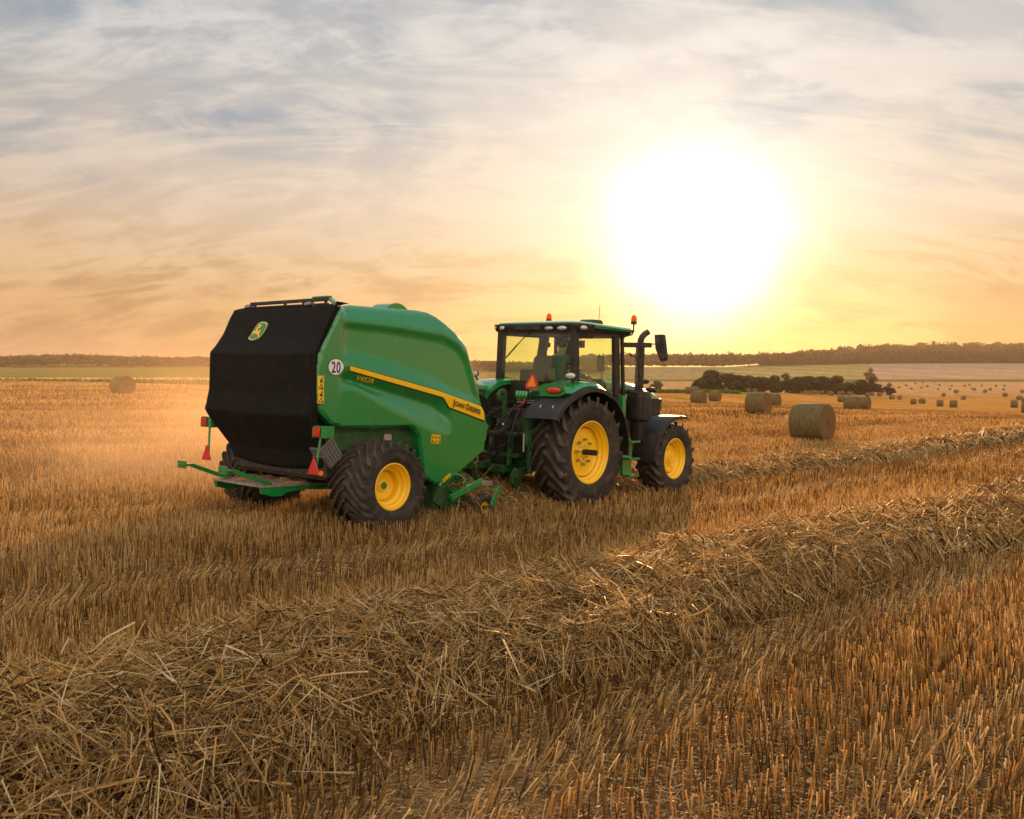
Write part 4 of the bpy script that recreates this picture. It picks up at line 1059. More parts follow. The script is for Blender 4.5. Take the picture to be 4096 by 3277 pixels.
# wheels
tyr_b = tyre(.575, .64, .295, 24, .028, .050, .55, steps=7, shoulder=.05, curve=.25)
rb, o_ = rim_b(.29, .62, .20, .045)
def baler_wheel(s):
    e = B(); e.cyl((-.02, 0, 0), (.115, 0, 0), .045, 18); e.cyl((.075, 0, 0), (.085, 0, 0), .075, 8)
    w_ = e.obj('wheel', M['green'], bal); place_children(w_, (-.30+s*1.20, 0, .568), s < 0)
    t_ = tyr_b.obj('tyre', M['rubber'], w_, sharp=28); r_ = rb.obj('rim', M['yellow'], w_, sharp=30)
    k_ = B(); k_.cyl((.09, -.16, .02), (.14, -.165, .02), .011, 8); k_.obj('valve', M['dark'], w_)
    if s > 0: ringtext('VREDESTEIN', .455, rad(118), .3265, .062, M['letter'], t_, rad(105))
    return w_
baler_wheel(1); baler_wheel(-1)
# pick-up, gauge wheel, skid arc
b = B(BO)
b.prism([(-3.35, .60), (-3.0, .74), (-2.72, .62), (-2.66, .42), (-2.80, .20), (-3.15, .14), (-3.42, .30)], 0, 1.00, 1.03)
b.prism([(-3.35, .60), (-3.0, .74), (-2.72, .62), (-2.66, .42), (-2.80, .20), (-3.15, .14), (-3.42, .30)], 0, -1.03, -1.0)
b.box(-1.0, 1.0, -3.40, -3.30, .18, .6)
pk = b.obj('pickup', M['green2'], bal, smooth=False, bevel=.006)
b = B(BO)
for k in range(26):
    x = -.95+k*.076; b.tube([(x, -3.3+.62*0, .62), (x, -3.05, .68), (x, -2.82, .58), (x, -2.74, .40), (x, -2.85, .22)], .008, 5)
b.obj('tine_band', M['dark'], pk)
b = B(BO); b.tube([(1.08, -3.10+.30*math.cos(a)*1.05, .36+.30*math.sin(a)) for a in np.linspace(.15, 2.6, 14)], .022, 8); b.obj('guard_hoop', M['green'], bal)
b = B(BO); b.bar((1.25, -3.33, .37), (1.25, -2.70, .565), .05, .08); b.bar((1.02, -3.1, .44), (1.25, -3.1, .44), .05, .05); b.obj('gauge_arm', M['green'], bal, smooth=False, bevel=.005)
b = B(BO); b.bar((1.25, -2.74, .54), (1.25, -2.52, .52), .07, .07); b.obj('pivot_block', M['steel'], bal, smooth=False, bevel=.005)
b = B(BO); b.bar((1.36, -2.47, .47), (1.36, -2.62, .22), .018, .075, up=(0, 1, .3)); b.bar((1.22, -2.50, .475), (1.36, -2.47, .475), .07, .02); b.obj('wheel_fork', M['green'], bal, smooth=False, bevel=.004)
b = B(); b.cyl((-.03, 0, 0), (.13, 0, 0), .035, 14); gw = b.obj('gauge_wheel', M['dark'], bal); gw.location = (1.25, -2.68+4.3, .20); gw.scale = (.82, .82, .82)
b = B(); b.revolve([(-.06, .10), (-.085, .13), (-.09, .18), (-.07, .215), (-.03, .232), (.03, .232), (.07, .215), (.09, .18), (.085, .13), (.06, .10)], (0, 0, 0), 48); b.obj('tyre', M['rubber'], gw)
b = B(); b.revolve([(.072, .125), (.055, .10), (.03, .095), (.02, .05), (.03, 0)], (0, 0, 0), 36); b.obj('rim', M['yellow'], gw)
b = B(BO); b.bar((.10, -3.3, .72), (.10, -1.15, .63), .12, .10); b.bar((-.10, -3.3, .72), (-.10, -1.15, .63), .12, .10); b.bar((0, -1.3, .62), (0, -.78, .50), .12, .08)
b.obj('drawbar', M['green2'], bal, smooth=False, bevel=.008)
b = B(BO); b.prism([(-1.22, .88), (-1.08, .86), (-.99, .62), (-1.0, .45), (-1.06, .45)], 0, .33, .35); b.prism([(-1.22, .47), (-1.10, .86), (-.80, .84), (-.79, .90), (-.70, .90), (-.67, .50)], 0, .26, .28)
b.bar((-.3, -1.05, .86), (.34, -1.2, .86), .03, .03); b.obj('jack_plate', M['green'], bal, smooth=False, bevel=.004)
b = B(BO); b.bar((.30, -1.60, .885), (.30, -1.28, .875), .03, .03); b.obj('jack_pin', M['steel'], bal, smooth=False)
b = B(BO); b.tube([(.9, -2.52, .93), (.8, -2.44, .80), (.75, -2.32, .74), (.7, -2.20, .78), (.65, -2.14, .9)], .008, 6); b.obj('cable', mat('tan_cable', (.30, .2, .12), .6), bal)
def hose(pts, r, name, par, m=None, coil=0, coils=0):
    P = [Vector(p) for p in pts]; out = []
    for i in range(len(P)-1):
        p0 = P[max(i-1, 0)]; p1 = P[i]; p2 = P[i+1]; p3 = P[min(i+2, len(P)-1)]
        for k in range(8):
            t = k/8; out.append(.5*((2*p1)+(p2-p0)*t+(2*p0-5*p1+4*p2-p3)*t*t+(3*p1-p0-3*p2+p3)*t**3))
    out.append(P[-1]); b = B(BO)
    if coil:
        q = []; n = coils*10
        for j in range(n+1):
            t = j/n*(len(out)-1); i = min(int(t), len(out)-2); c = out[i].lerp(out[i+1], t-i); d = (out[i+1]-out[i]).normalized(); u = d.orthogonal().normalized(); w_ = d.cross(u)
            a = 2*math.pi*j/10; q.append(c+(u*math.cos(a)+w_*math.sin(a))*coil)
        out = q
    b.tube(out, r, 6); return b.obj(name, m or M['ink'], par)
hose([(.85, -2.42, 1.36), (.65, -1.9, 1.17), (.5, -1.4, 1.20), (.35, -.95, 1.36), (.25, -.62, 1.62)], .008, 'coiled_cable', bal, coil=.035, coils=46)
hose([(.55, -2.4, 1.42), (.3, -1.9, 1.30), (.15, -1.4, 1.40), (.05, -.75, 1.62)], .008, 'coiled_cable', bal, coil=.03, coils=40)
for k, (a, c, d, e_) in enumerate(((.5, 1.25, .95, 1.55), (.42, 1.18, .82, 1.60), (.35, 1.22, .88, 1.66), (.25, 1.10, .80, 1.58), (.60, 1.12, .98, 1.50))):
    hose([(a, -2.5, c), (a-.05, -2.0, d+.05), (a-.1, -1.5, d-.05), (a-.12, -1.1, d+.12), (a-.10, -.85, (d+e_)/2), (a-.15, -.60, e_)], .014, 'hose', bal)

lp = []
n = 170; X = rng.uniform(-.50, .46, n); Y = rng.uniform(-5.74, -4.9, n)+4.3; a = rng.uniform(0, 6.28, n)
lp.append(strands(np.stack([X, Y, .600+rng.uniform(0, .025, n)], -1), np.stack([np.cos(a), np.sin(a), rng.normal(0, .12, n)], -1), rng.uniform(.04, .22, n), np.full(n, .003), 2, rng.normal(0, .2, n), rng.uniform(.2, .9, n)))
n = 260; X = rng.uniform(.75, 1.25, n); Y = rng.uniform(-3.2, -2.6, n)+4.3; a = rng.uniform(0, 6.28, n)
lp.append(strands(np.stack([X, Y, rng.uniform(.15, .62, n)], -1), np.stack([np.cos(a), np.sin(a), rng.normal(-.3, .6, n)], -1), rng.uniform(.06, .3, n), np.full(n, .003), 2, rng.normal(0, .2, n), rng.uniform(.1, .8, n)))
v, f, c = merge(lp); o = npmesh('caught_straw', v, f, M['straw'], c, parent=bal); o['kind'] = 'stuff'
# the body sits a little left of the tractor's centre line and inboard of its tyres
BODY = Matrix.Translation((-.337, .278, -.063)) @ Matrix.Scale(1.0337, 4)
for c_ in list(bal.children):
    if c_.name.split('.')[0] not in ('wheel', 'axle'): c_.matrix_basis = BODY @ c_.matrix_basis

# ================================================================== TRACTOR
tr = empty('tractor', MF.copy(), 'green and yellow tractor with tinted cab driving away, towing the baler', 'tractor')
# chassis, gearbox, axles
b = B(); b.box(-.30, .30, -.45, 1.5, .62, 1.25); b.box(-.24, .24, 1.5, 3.25, .70, 1.25); b.box(-.20, .20, 2.95, 3.5, .75, 1.15)
b.cyl((-.95, -.055, .863), (.95, -.055, .863), .17, 20); b.box(-.34, .34, -.62, -.3, .55, 1.35); b.obj('chassis', M['green2'], tr, smooth=False, bevel=.015)
b = B(); b.bar((-.8, 2.68, .66), (.8, 2.68, .66), .16, .18); b.cyl((.62, 2.68, .66), (.86, 2.68, .66), .17, 16); b.cyl((-.62, 2.68, .66), (-.86, 2.68, .66), .17, 16); b.obj('front_axle', M['green2'], tr, smooth=False, bevel=.01)
# rear linkage
for s in (-1, 1):
    b = B(); b.box(s*.56-.05, s*.56+.05, -.95, -.72, .95, 1.43); b.cyl((s*.56, -.82, 1.43), (s*.56, -.82, .98), .055, 14); b.bar((s*.50, -.45, 1.30), (s*.54, -.95, 1.25), .08, .12)
    b.bar((s*.62, -.9, 1.2), (s*.62, -.88, .52), .07, .07); b.obj('lift_arm', M['green2'], tr, smooth=False, bevel=.01)
    b = B(); b.cyl((s*.545, -.965, 1.15), (s*.55, -.97, .86), .016, 12); b.obj('lift_rod', M['steel'], tr)
    b = B(); b.bar((s*.42, -.35, .62), (s*.45, -1.05, .50), .05, .12)
    b.prism([(-.86, .58), (-.98, .60), (-1.06, .50), (-1.06, .36), (-.98, .28), (-.88, .32), (-.82, .46), (-.90, .47), (-.95, .38), (-.99, .42), (-.97, .50), (-.86, .47)], 0, s*.40-.03, s*.40+.03); b.obj('lower_link', M['green2'], tr, smooth=False, bevel=.008)
b = B(); b.prism([(-.78, 1.84), (-.88, 1.82), (-.93, 1.74), (-.90, 1.64), (-.84, 1.62), (-.84, 1.70), (-.86, 1.75), (-.82, 1.78), (-.78, 1.75), (-.77, 1.40), (-.70, 1.40), (-.71, 1.78)], 0, -.09, -.03); b.obj('top_link_hook', M['green2'], tr, smooth=False, bevel=.012)
b = B(); b.box(-.48, .48, -.62, -.34, 1.34, 1.52); b.box(-.3, .3, -.66, -.5, .72, 1.3); b.obj('hitch_block', M['dark'], tr, smooth=False, bevel=.02)
b = B(); b.bar((-.56, -.78, 1.12), (.56, -.78, 1.12), .08, .06); b.bar((-.4, -.88, .78), (.4, -.88, .78), .07, .07); b.box(-.18, .18, -1.0, -.72, .50, .62); b.bar((-.2, -.9, .62), (-.2, -.86, 1.1), .06, .08); b.bar((.2, -.9, .62), (.2, -.86, 1.1), .06, .08); b.obj('hitch_frame', M['green2'], tr, smooth=False, bevel=.01)
b = B(); b.cyl((0, -.66, .74), (0, -.90, .72), .13, 24); b.obj('drive_shaft_guard', M['ink'], tr)
for k in range(4):
    for x0 in (.17, ):
        b = B(); b.tube([(x0+k*.062, -.66, 1.74), (x0+.02+k*.062, -.74, 1.79), (x0+.03+k*.062, -.75, 1.74), (x0+.02+k*.062, -.74, 1.70)], .026, 8); b.obj('hydraulic_coupler', M['green'], tr)
for k in range(2):
    b = B(); b.tube([(.43+k*.05, -.66, 1.72), (.47+k*.05, -.75, 1.80), (.50+k*.05, -.73, 1.82)], .024, 8); b.obj('hydraulic_coupler', M['green'], tr)
b = B(); b.box(.12, .62, -.66, -.60, 1.60, 1.76); b.obj('coupler_block', M['dark'], tr, smooth=False, bevel=.01)
for z in (1.63, 1.665):
    b = B(); b.cyl((.16, -.69, z), (.60, -.69, z-.005), .010, 8); b.obj('steel_line', M['steel'], tr)
b = B(); b.cyl((.33, -.72, 1.63), (.33, -.72, 1.685), .018, 10); b.tube([(.33, -.72, 1.62), (.27, -.76, 1.58), (.20, -.74, 1.55)], .009, 6); b.obj('red_coupling', M['redlens'], tr)
for k, p in enumerate((((.15, -.68, 1.60), (.05, -.95, 1.35), (.10, -1.0, 1.0), (.16, -.8, .78)), ((.25, -.68, 1.60), (.30, -.95, 1.3), (.24, -1.0, 1.0), (.2, -.85, .8)), ((.4, -.68, 1.58), (.36, -.9, 1.36), (.38, -.92, 1.12), (.32, -.8, 1.0)), ((.05, -.66, 1.5), (-.1, -1.0, 1.3), (-.12, -1.05, .95), (0, -.85, .72)))):
    b = B(); q = [Vector(a) for a in p]; pts = []
    for i in range(25):
        t = i/24; pts.append(q[0]*(1-t)**3+q[1]*3*t*(1-t)**2+q[2]*3*t*t*(1-t)+q[3]*t**3)
    b.tube(pts, .015, 7); b.obj('hose', M['ink'], tr)
b = B(); b.cyl((-.05, -.72, 1.22), (.02, -.86, 1.27), .018, 8); b.obj('hose_coupling', M['steel'], tr)

# cab body
b = B()
b.prism([(-.66, 1.35), (.66, 1.35), (.78, 1.5), (.80, 2.03), (.50, 1.985), (0, 1.965), (-.50, 1.985), (-.80, 2.03), (-.78, 1.5)], 1, -.05, .02)     # below the rear window
for s in (-1, 1):
    b.bar((s*.80, -.02, 1.98), (s*.765, -.04, 2.83), .11, .12, up=(0, 1, 0))
    b.bar((s*.80, 1.22, 1.30), (s*.79, 1.12, 2.84), .075, .15, up=(0, 1, 0))
    b.bar((s*.79, -.05, 2.79), (s*.79, 1.2, 2.82), .08, .09); b.bar((s*.80, .0, 2.0), (s*.80, .55, 1.93), .06, .10)
    b.box(s*.80-.03, s*.80+.03, .2, 1.25, 1.12, 1.42)
    b.bar((s*.76, 1.50, 1.45), (s*.72, 1.42, 2.84), .05, .06, up=(0, 1, 0))
b.bar((-.78, -.04, 2.80), (.78, -.04, 2.80), .10, .10); b.bar((-.74, 1.45, 2.82), (.74, 1.45, 2.82), .08, .08)
b.box(-.60, .60, -.02, 1.3, 1.22, 1.34); b.prism([(-.80, 1.55), (.80, 1.55), (.76, 1.95), (-.76, 1.95)], 1, -.06, -.045)
b.obj('cab_frame', M['black'], tr, smooth=False, bevel=.015)
def pane(name, pts, par=tr):
    n = len(pts); c = sum((Vector(p) for p in pts), Vector())/n
    return meshobj(name, [c]+[Vector(p) for p in pts], [(0, 1+i, 1+(i+1) % n) for i in range(n)], M['glass'], par)
rg = pane('rear_window', [(-.745, -.07, 2.04), (-.40, -.085, 1.992), (0, -.09, 1.975), (.40, -.085, 1.992), (.745, -.07, 2.04), (.715, -.085, 2.76), (0, -.10, 2.765), (-.715, -.085, 2.76)])
for s in (-1, 1): pane('door_window', [(s*.805, .03, 2.05), (s*.805, .35, 1.95), (s*.805, .6, 1.72), (s*.805, .8, 1.42), (s*.805, 1.14, 1.42), (s*.80, 1.08, 2.78), (s*.79, .04, 2.76)])
pane('windscreen', [(-.74, 1.48, 1.5), (.74, 1.48, 1.5), (.70, 1.42, 2.80), (-.70, 1.42, 2.80)])
b = B(); b.bar((-.10, -.115, 2.80), (-.36, -.12, 2.58), .012, .012); b.bar((-.36, -.12, 2.58), (-.60, -.118, 2.36), .022, .016); b.obj('rear_wiper', M['ink'], rg)
b = B(); b.bar((.79, .0, 2.745), (.80, .42, 2.755), .06, .09); b.obj('door_hinge_cover', M['black'], tr, smooth=False, bevel=.012)
# striped shade behind the glass, low on the rear window
b = B(); 
for i in range(6):
    for j in range(7):
        if (i+j) % 2: b.box(.27+i*.026, .292+i*.026, -.062, -.058, 2.015+j*.027, 2.038+j*.027)
b.obj('chequered_plate', M['alu'], rg, smooth=False)
# roof
def rounded(x0, x1, y0, y1, r, n=6):
    out = []
    for cx, cy, a0 in ((x1-r, y0+r, -90), (x1-r, y1-r, 0), (x0+r, y1-r, 90), (x0+r, y0+r, 180)):
        for k in range(n+1): a = rad(a0+90*k/n); out.append((cx+r*math.cos(a), cy+r*math.sin(a)))
    return out
def layered(name, layers, m, par=tr, sharp=30):
    """closed shell from stacked outlines [(outline, z)]; the top layer is closed with a centre point"""
    b = B(); n = len(layers[0][0]); v = [(x, y, z+(dz(x, y) if dz else 0)) for o_, z, dz in layers for x, y in o_]; k = len(layers)
    f = [(j*n+i, j*n+(i+1) % n, (j+1)*n+(i+1) % n, (j+1)*n+i) for j in range(k-1) for i in range(n)]
    c0 = Vector((0, .75, layers[0][1])); c1_ = Vector((0, .75, layers[-1][1]+.012)); v += [c0, c1_]; m0 = k*n
    f += [(m0, (i+1) % n, i) for i in range(n)]+[(m0+1, (k-1)*n+i, (k-1)*n+(i+1) % n) for i in range(n)]
    b.add(v, f); return b.obj(name, m, par, sharp=sharp)
sl_ = lambda x, y: -.015*max(0, (y-.9))-.0*y
layered('roof', [(rounded(-.86, .86, -.02, 1.56, .14), 2.862, None), (rounded(-.90, .90, -.08, 1.62, .16), 2.88, None), (rounded(-.915, .915, -.12, 1.64, .17), 2.925, sl_), (rounded(-.88, .88, -.10, 1.60, .18), 2.955, sl_),
                 (rounded(-.80, .80, -.04, 1.50, .20), 2.972, sl_), (rounded(-.66, .66, .05, 1.38, .22), 2.99, sl_), (rounded(-.3, .3, .3, 1.1, .2), 3.0, sl_)], M['green'])
rf_t = layered('roof_fascia', [(rounded(-.80, .80, -.05, 1.50, .10), 2.80, None), (rounded(-.86, .86, -.10, 1.54, .12), 2.825, None), (rounded(-.885, .885, -.13, 1.545, .14), 2.86, None)], M['black'])
b = B(); b.add([], [])
def band(y_end, z0, z1, off):
    pts = [(-.925-off, y_end), (-.925-off, .02), (-.90-off, -.09-off), (-.78, -.135-off), (.78, -.135-off), (.90+off, -.09-off), (.925+off, .02), (.925+off, y_end)]
    v = []; 
    for x, y in pts: v += [(x*.975, y+.03, z0), (x, y, (z0+z1)/2+.03), (x, y, z1)]
    f = [(i*3+j, (i+1)*3+j, (i+1)*3+j+1, i*3+j+1) for i in range(len(pts)-1) for j in (0, 1)]; return v, f
v, f = band(.30, 2.81, 2.932, .004); b.add(v, f); rb2 = b.obj('roof_rear_band', M['black'], tr, smooth=False)
sm_ = rb2.modifiers.new('solid', 'SOLIDIFY'); sm_.thickness = .02
b = B(); b.prism([(-.42, 2.83), (.16, 2.83), (.16, 2.925), (-.42, 2.925)], 1, -.165, -.13); b.obj('number_plate_panel', M['black'], rb2, smooth=False, bevel=.008)
def lamp(name, c, r, nrm, par, m=None, rim_m=None, depth=.02):
    """oval lamp: dark bezel with a lens proud of it, facing nrm"""
    nrm = Vector(nrm).normalized(); rt_ = Vector((0, 0, 1)).cross(nrm).normalized(); up_ = nrm.cross(rt_); c = Vector(c); n = 24
    def ring(k, o): return [c+rt_*r[0]*k*math.cos(2*math.pi*i/n)+up_*r[1]*k*math.sin(2*math.pi*i/n)+nrm*o for i in range(n)]
    v = ring(1.15, -depth)+ring(1.18, .0)+ring(1.0, .006); f = [(j*n+i, j*n+(i+1) % n, (j+1)*n+(i+1) % n, (j+1)*n+i) for j in range(2) for i in range(n)]+[tuple(range(n))]
    bz = meshobj(name, v, f, rim_m or M['ink'], par, smooth=True)
    v = ring(1.0, .005)+ring(.7, .014)+ring(.3, .018)+[c+nrm*.019]; f = [(j*n+i, j*n+(i+1) % n, (j+1)*n+(i+1) % n, (j+1)*n+i) for j in range(2) for i in range(n)]+[(2*n+i, 2*n+(i+1) % n, 3*n) for i in range(n)]
    meshobj('lens', v, f, m or M['lens'], bz, smooth=True); return bz
lamp('roof_lamp', (-.865, -.105, 2.872), (.045, .036), (-.6, -1, -.1), tr); lamp('roof_lamp', (-.68, -.150, 2.868), (.062, .034), (-.1, -1, -.1), tr)
lamp('roof_lamp', (.33, -.148, 2.852), (.085, .030), (0, -1, -.1), tr); lamp('roof_lamp', (.60, -.150, 2.850), (.092, .036), (.05, -1, -.1), tr); lamp('roof_lamp', (.925, .0, 2.862), (.062, .036), (1, -.6, -.1), tr)
b = B(); b.prism([(1.30, 3.0), (1.30, 3.075), (1.36, 3.115), (1.66, 3.12), (1.70, 3.07), (1.70, 2.96)], 0, -.13, .13); b.obj('satellite_receiver', M['green2'], tr, smooth=False, bevel=.015)
b = B(); b.tube([(.02, 1.70, 2.98), (.02, 1.72, 3.40)], [.008, .004], 6); b.sphere((.02, 1.70, 3.0), (.05, .05, .04)); b.obj('antenna', M['ink'], tr)
def beacon(c, par=tr):
    x, y, z = c
    b = B(); b.cyl((x, y, z), (x, y, z+.05), .052, 20, .05); st = b.obj('beacon', M['ink'], par)
    b = B(); b.tube([(x, y, z+.045), (x, y, z+.09), (x, y, z+.13), (x, y, z+.155), (x, y, z+.165)], [.048, .050, .044, .028, .004], 20); b.obj('amber_dome', M['amber'], st)
    b = B(); b.cyl((x, y, z+.05), (x, y, z+.12), .014, 10, .02); b.obj('reflector', M['dark'], st)
    return st
beacon((-.93, 1.46, 3.09)); bs = beacon((.93, 1.46, 3.02))
b = B(); b.tube([(.93, 1.46, 3.02), (.93, 1.46, 2.90), (.91, 1.44, 2.84), (.80, 1.36, 2.81)], .014, 8); b.tube([(-.93, 1.46, 3.09), (-.93, 1.46, 2.90), (-.85, 1.40, 2.84)], .014, 8); b.bar((.80, 1.36, 2.81), (-.85, 1.40, 2.83), .02, .02); b.obj('beacon_bracket', M['ink'], tr)

# mirrors
for s in (1, -1):
    b = B(); b.bar((s*.80, 1.32, 2.66), (s*1.14, 1.72, 2.675), .06, .085); b.bar((s*1.12, 1.70, 2.69), (s*1.22, 1.77, 2.70), .02, .02); ma = b.obj('mirror_arm', M['black'], tr, smooth=False, bevel=.01)
    b = B(); b.prism([(s*1.17, 2.86), (s*1.36, 2.865), (s*1.43, 2.46), (s*1.40, 2.41), (s*1.32, 2.39), (s*1.27, 2.48), (s*1.20, 2.62)], 1, 1.74, 1.82); mb = b.obj('mirror_housing', M['black'], ma, smooth=False, bevel=.018)
    b = B(); b.prism([(s*1.19, 2.84), (s*1.345, 2.845), (s*1.41, 2.47), (s*1.33, 2.42), (s*1.29, 2.49), (s*1.22, 2.64)], 1, 1.735, 1.739); b.obj('mirror_face', M['dark'], mb, smooth=False)
b = B(); b.bar((0, 1.2, 2.80), (0, 1.2, 2.72), .012, .012); b.box(-.09, .09, 1.18, 1.21, 2.60, 2.73); b.obj('inside_mirror', M['ink'], tr, smooth=False, bevel=.01)
b = B(); b.box(-.42, -.18, 1.20, 1.24, 2.40, 2.74); b.obj('sun_screen', M['seat'], tr, smooth=False, bevel=.01)
b = B(); b.box(.52, .66, .98, 1.01, 2.20, 2.46, rot=Matrix.Rotation(rad(12), 3, 'Z')); b.bar((.6, 1.0, 2.2), (.62, 1.05, 1.9), .02, .02); b.obj('monitor', M['grey'], tr, smooth=False, bevel=.01)
b = B(); b.tube([(.96, 1.30, 2.52), (.98, 1.33, 2.48), (1.0, 1.46, 2.46), (1.02, 1.52, 2.38), (1.02, 1.60, 1.95), (.98, 1.60, 1.88)], .012, 8); b.obj('grab_rail', M['ink'], tr)

# seat, console, wheel
b = B(); b.prism(rounded(-.22, .18, 1.85, 2.42, .10), 1, .16, .28); b.prism(rounded(-.24, .24, .22, .75, .08), 2, 1.72, 1.86); b.box(-.12, .12, .3, .65, 1.34, 1.72); b.obj('seat', M['seat'], tr, bevel=.02)
b = B(); b.prism(rounded(-.56, -.25, 1.80, 2.18, .06), 1, .22, .32); b.box(-.56, -.26, .3, .6, 1.6, 1.7); b.box(-.5, -.3, .35, .55, 1.34, 1.6); b.obj('passenger_seat', M['seat'], tr, bevel=.015)
b = B(); b.prism([(1.1, 1.34), (1.42, 1.34), (1.42, 2.02), (1.30, 2.10), (1.05, 2.0)], 0, -.16, .16); b.bar((0, 1.1, 2.0), (0, .93, 2.12), .06, .06); b.obj('dashboard', M['dark'], tr, smooth=False, bevel=.02)
b = B(); e1 = Vector((1, 0, 0)); e2 = Vector((0, .75, .55)).normalized()
b.tube([Vector((0, .90, 2.14))+e1*.20*math.cos(a)+e2*.20*math.sin(a) for a in np.linspace(0, 2*math.pi, 29)], .014, 8, False); b.bar((-.19, .90, 2.14), (.19, .90, 2.14), .03, .02); b.obj('steering_wheel', M['ink'], tr)
b = B(); b.box(.30, .52, .35, .85, 1.75, 1.98); b.bar((.40, .75, 1.98), (.42, .8, 2.12), .03, .03); b.obj('armrest_console', M['grey'], tr, smooth=False, bevel=.02)

# rear fenders
WC = Vector((0, -.055, .863))
def arc(r, a): return (WC.y-r*math.cos(a), WC.z+r*math.sin(a))
for s in (-1, 1):
    b = B(); v = []; al = np.radians(np.linspace(28, 184, 40))
    for a in al:
        flare = .10*float(ss(rad(70), rad(30), a)) ; r = 1.06+flare*.9; xi = .60
        drop = .085 if a < rad(120) else .05
        y1, z1 = arc(r, a); y2, z2 = arc(r-.02, a); y3, z3 = arc(r-drop, a)
        v += [(s*xi, *arc(r-.015, a)), (s*.95, *arc(r+.005, a)), (s*1.20, y1, z1), (s*1.245, y2, z2), (s*1.25, y3, z3), (s*1.235, y3, z3), (s*1.225, *arc(r-.04, a)), (s*xi, *arc(r-.04, a))]
    k = 8; f = [(i*k+j, i*k+(j+1) % k, (i+1)*k+(j+1) % k, (i+1)*k+j) for i in range(len(al)-1) for j in range(k)]+[tuple(range(k)), tuple(range((len(al)-1)*k, len(al)*k))]
    b.add(v, f)
    # inner wall between wheel and cab
    inner = [arc(1.05, a) for a in np.radians(np.linspace(28, 184, 30))]+[arc(.80, a) for a in np.radians(np.linspace(184, 28, 30))]
    b.prism([(y, z) for y, z in inner], 0, s*.585, s*.60)
    fd = b.obj('rear_fender', M['black'], tr, sharp=40)
    b = B(); v = []; al = np.radians(np.linspace(52, 122, 26))
    for a in al:
        t = float(ss(rad(52), rad(60), a)); r = 1.075+.055*math.sin((a-rad(52))/rad(70)*math.pi)**.5
        v += [(s*.52, *arc(r-.08, a)), (s*.53, *arc(r-.01, a)), (s*.60, *arc(r+.015, a)), (s*.95, *arc(r+.010, a)), (s*1.12, *arc(r-.01, a)), (s*1.17, *arc(1.062, a))]
    k = 6; f = [(i*k+j, i*k+j+1, (i+1)*k+j+1, (i+1)*k+j) for i in range(len(al)-1) for j in range(k-1)]+[tuple(range(k))]
    b.add(v, f)
    y0, z0 = arc(1.11, rad(55))
    b.prism([(s*.52, 1.745), (s*.52, 1.80), (s*.58, 1.86), (s*.74, 1.935), (s*1.0, 1.955), (s*1.14, 1.90), (s*1.19, 1.80), (s*1.05, 1.745)], 1, -.76, -.58)
    cp = b.obj('fender_cap', M['green'], tr, sharp=40)
    lamp('fender_tail_lamp', (s*.955, -.768, 1.842), (.14, .048), (0, -1, .12), cp, M['redlens'])
    lamp('fender_work_lamp', (s*1.02, -.44, 2.075), (.088, .048), (s*.15, -1, 0), tr); bq = B(); bq.bar((s*1.02, -.40, 2.04), (s*1.02, -.36, 1.96), .02, .03); bq.sphere((s*1.02, -.405, 2.075), (.07, .04, .045)); bq.obj('work_lamp_stalk', M['ink'], tr)
    b = B(); b.box(s*.56-.05, s*.56+.10, -.772, -.76, 1.76, 1.82); b.obj('fender_step_pad', M['ink'], cp, smooth=False, bevel=.004)
    b = B(); p0 = Vector((s*.90, *arc(1.135, rad(40)))); b.box(s*.82, s*1.12, p0.y-.012, p0.y+.02, p0.z-.045, p0.z+.035, rot=Matrix.Rotation(rad(-40), 3, 'X')); sw_ = b.obj('switch_panel', M['ink'], fd, smooth=False, bevel=.006)
    for xx in (.84, 1.08):
        b = B(); b.box(s*xx-.008, s*xx+.008, p0.y-.018, p0.y-.010, p0.z-.03, p0.z+.02, rot=Matrix.Rotation(rad(-40), 3, 'X')); b.obj('switch', M['decal'], sw_, smooth=False)
# slow vehicle triangle
b = B(); b.prism([(-.012, 1.905), (.018, 1.842), (.238, 1.835), (.268, 1.912), (.165, 2.095), (.118, 2.095)], 1, -.30, -.29); sv_ = b.obj('slow_vehicle_sign', M['red'], tr, smooth=False)
b = B(); b.prism([(.030, 1.885), (.222, 1.885), (.150, 2.06), (.133, 2.06)], 1, -.305, -.3005); b.obj('sign_centre', M['smv'], sv_, smooth=False)
b = B(); b.bar((.13, -.285, 1.95), (.13, -.05, 1.95), .02, .03); b.obj('sign_bracket', M['ink'], sv_, smooth=False)

# hood and nose
hs = [(1.45, .30, 2.06, .42), (2.1, .28, 2.035, .41), (2.7, .25, 1.97, .39), (3.1, .22, 1.90, .36), (3.36, .19, 1.84, .32), (3.46, .14, 1.76, .27)]
b = B(); v = []
for y, tw, zt, hw_ in hs: v += [(-hw_, y, 1.70), (-hw_, y, zt-.16), (-hw_*.93, y, zt-.06), (-tw, y, zt), (tw, y, zt), (hw_*.93, y, zt-.06), (hw_, y, zt-.16), (hw_, y, 1.70)]
k = 8; f = [(i*k+j, i*k+j+1, (i+1)*k+j+1, (i+1)*k+j) for i in range(len(hs)-1) for j in range(k-1)]+[tuple(range((len(hs)-1)*k, len(hs)*k))]+[tuple(range(k))]
b.add(v, f); b.obj('hood', M['green'], tr, sharp=28)
b = B(); b.prism([(1.5, 1.18), (3.2, 1.18), (3.38, 1.45), (3.44, 1.74), (1.5, 1.76)], 0, -.37, .37); b.obj('grille', M['black'], tr, smooth=False, bevel=.03)
for s in (-1, 1): lamp('headlamp', (s*.27, 3.43, 1.66), (.07, .09), (s*.6, 1, 0), tr); 
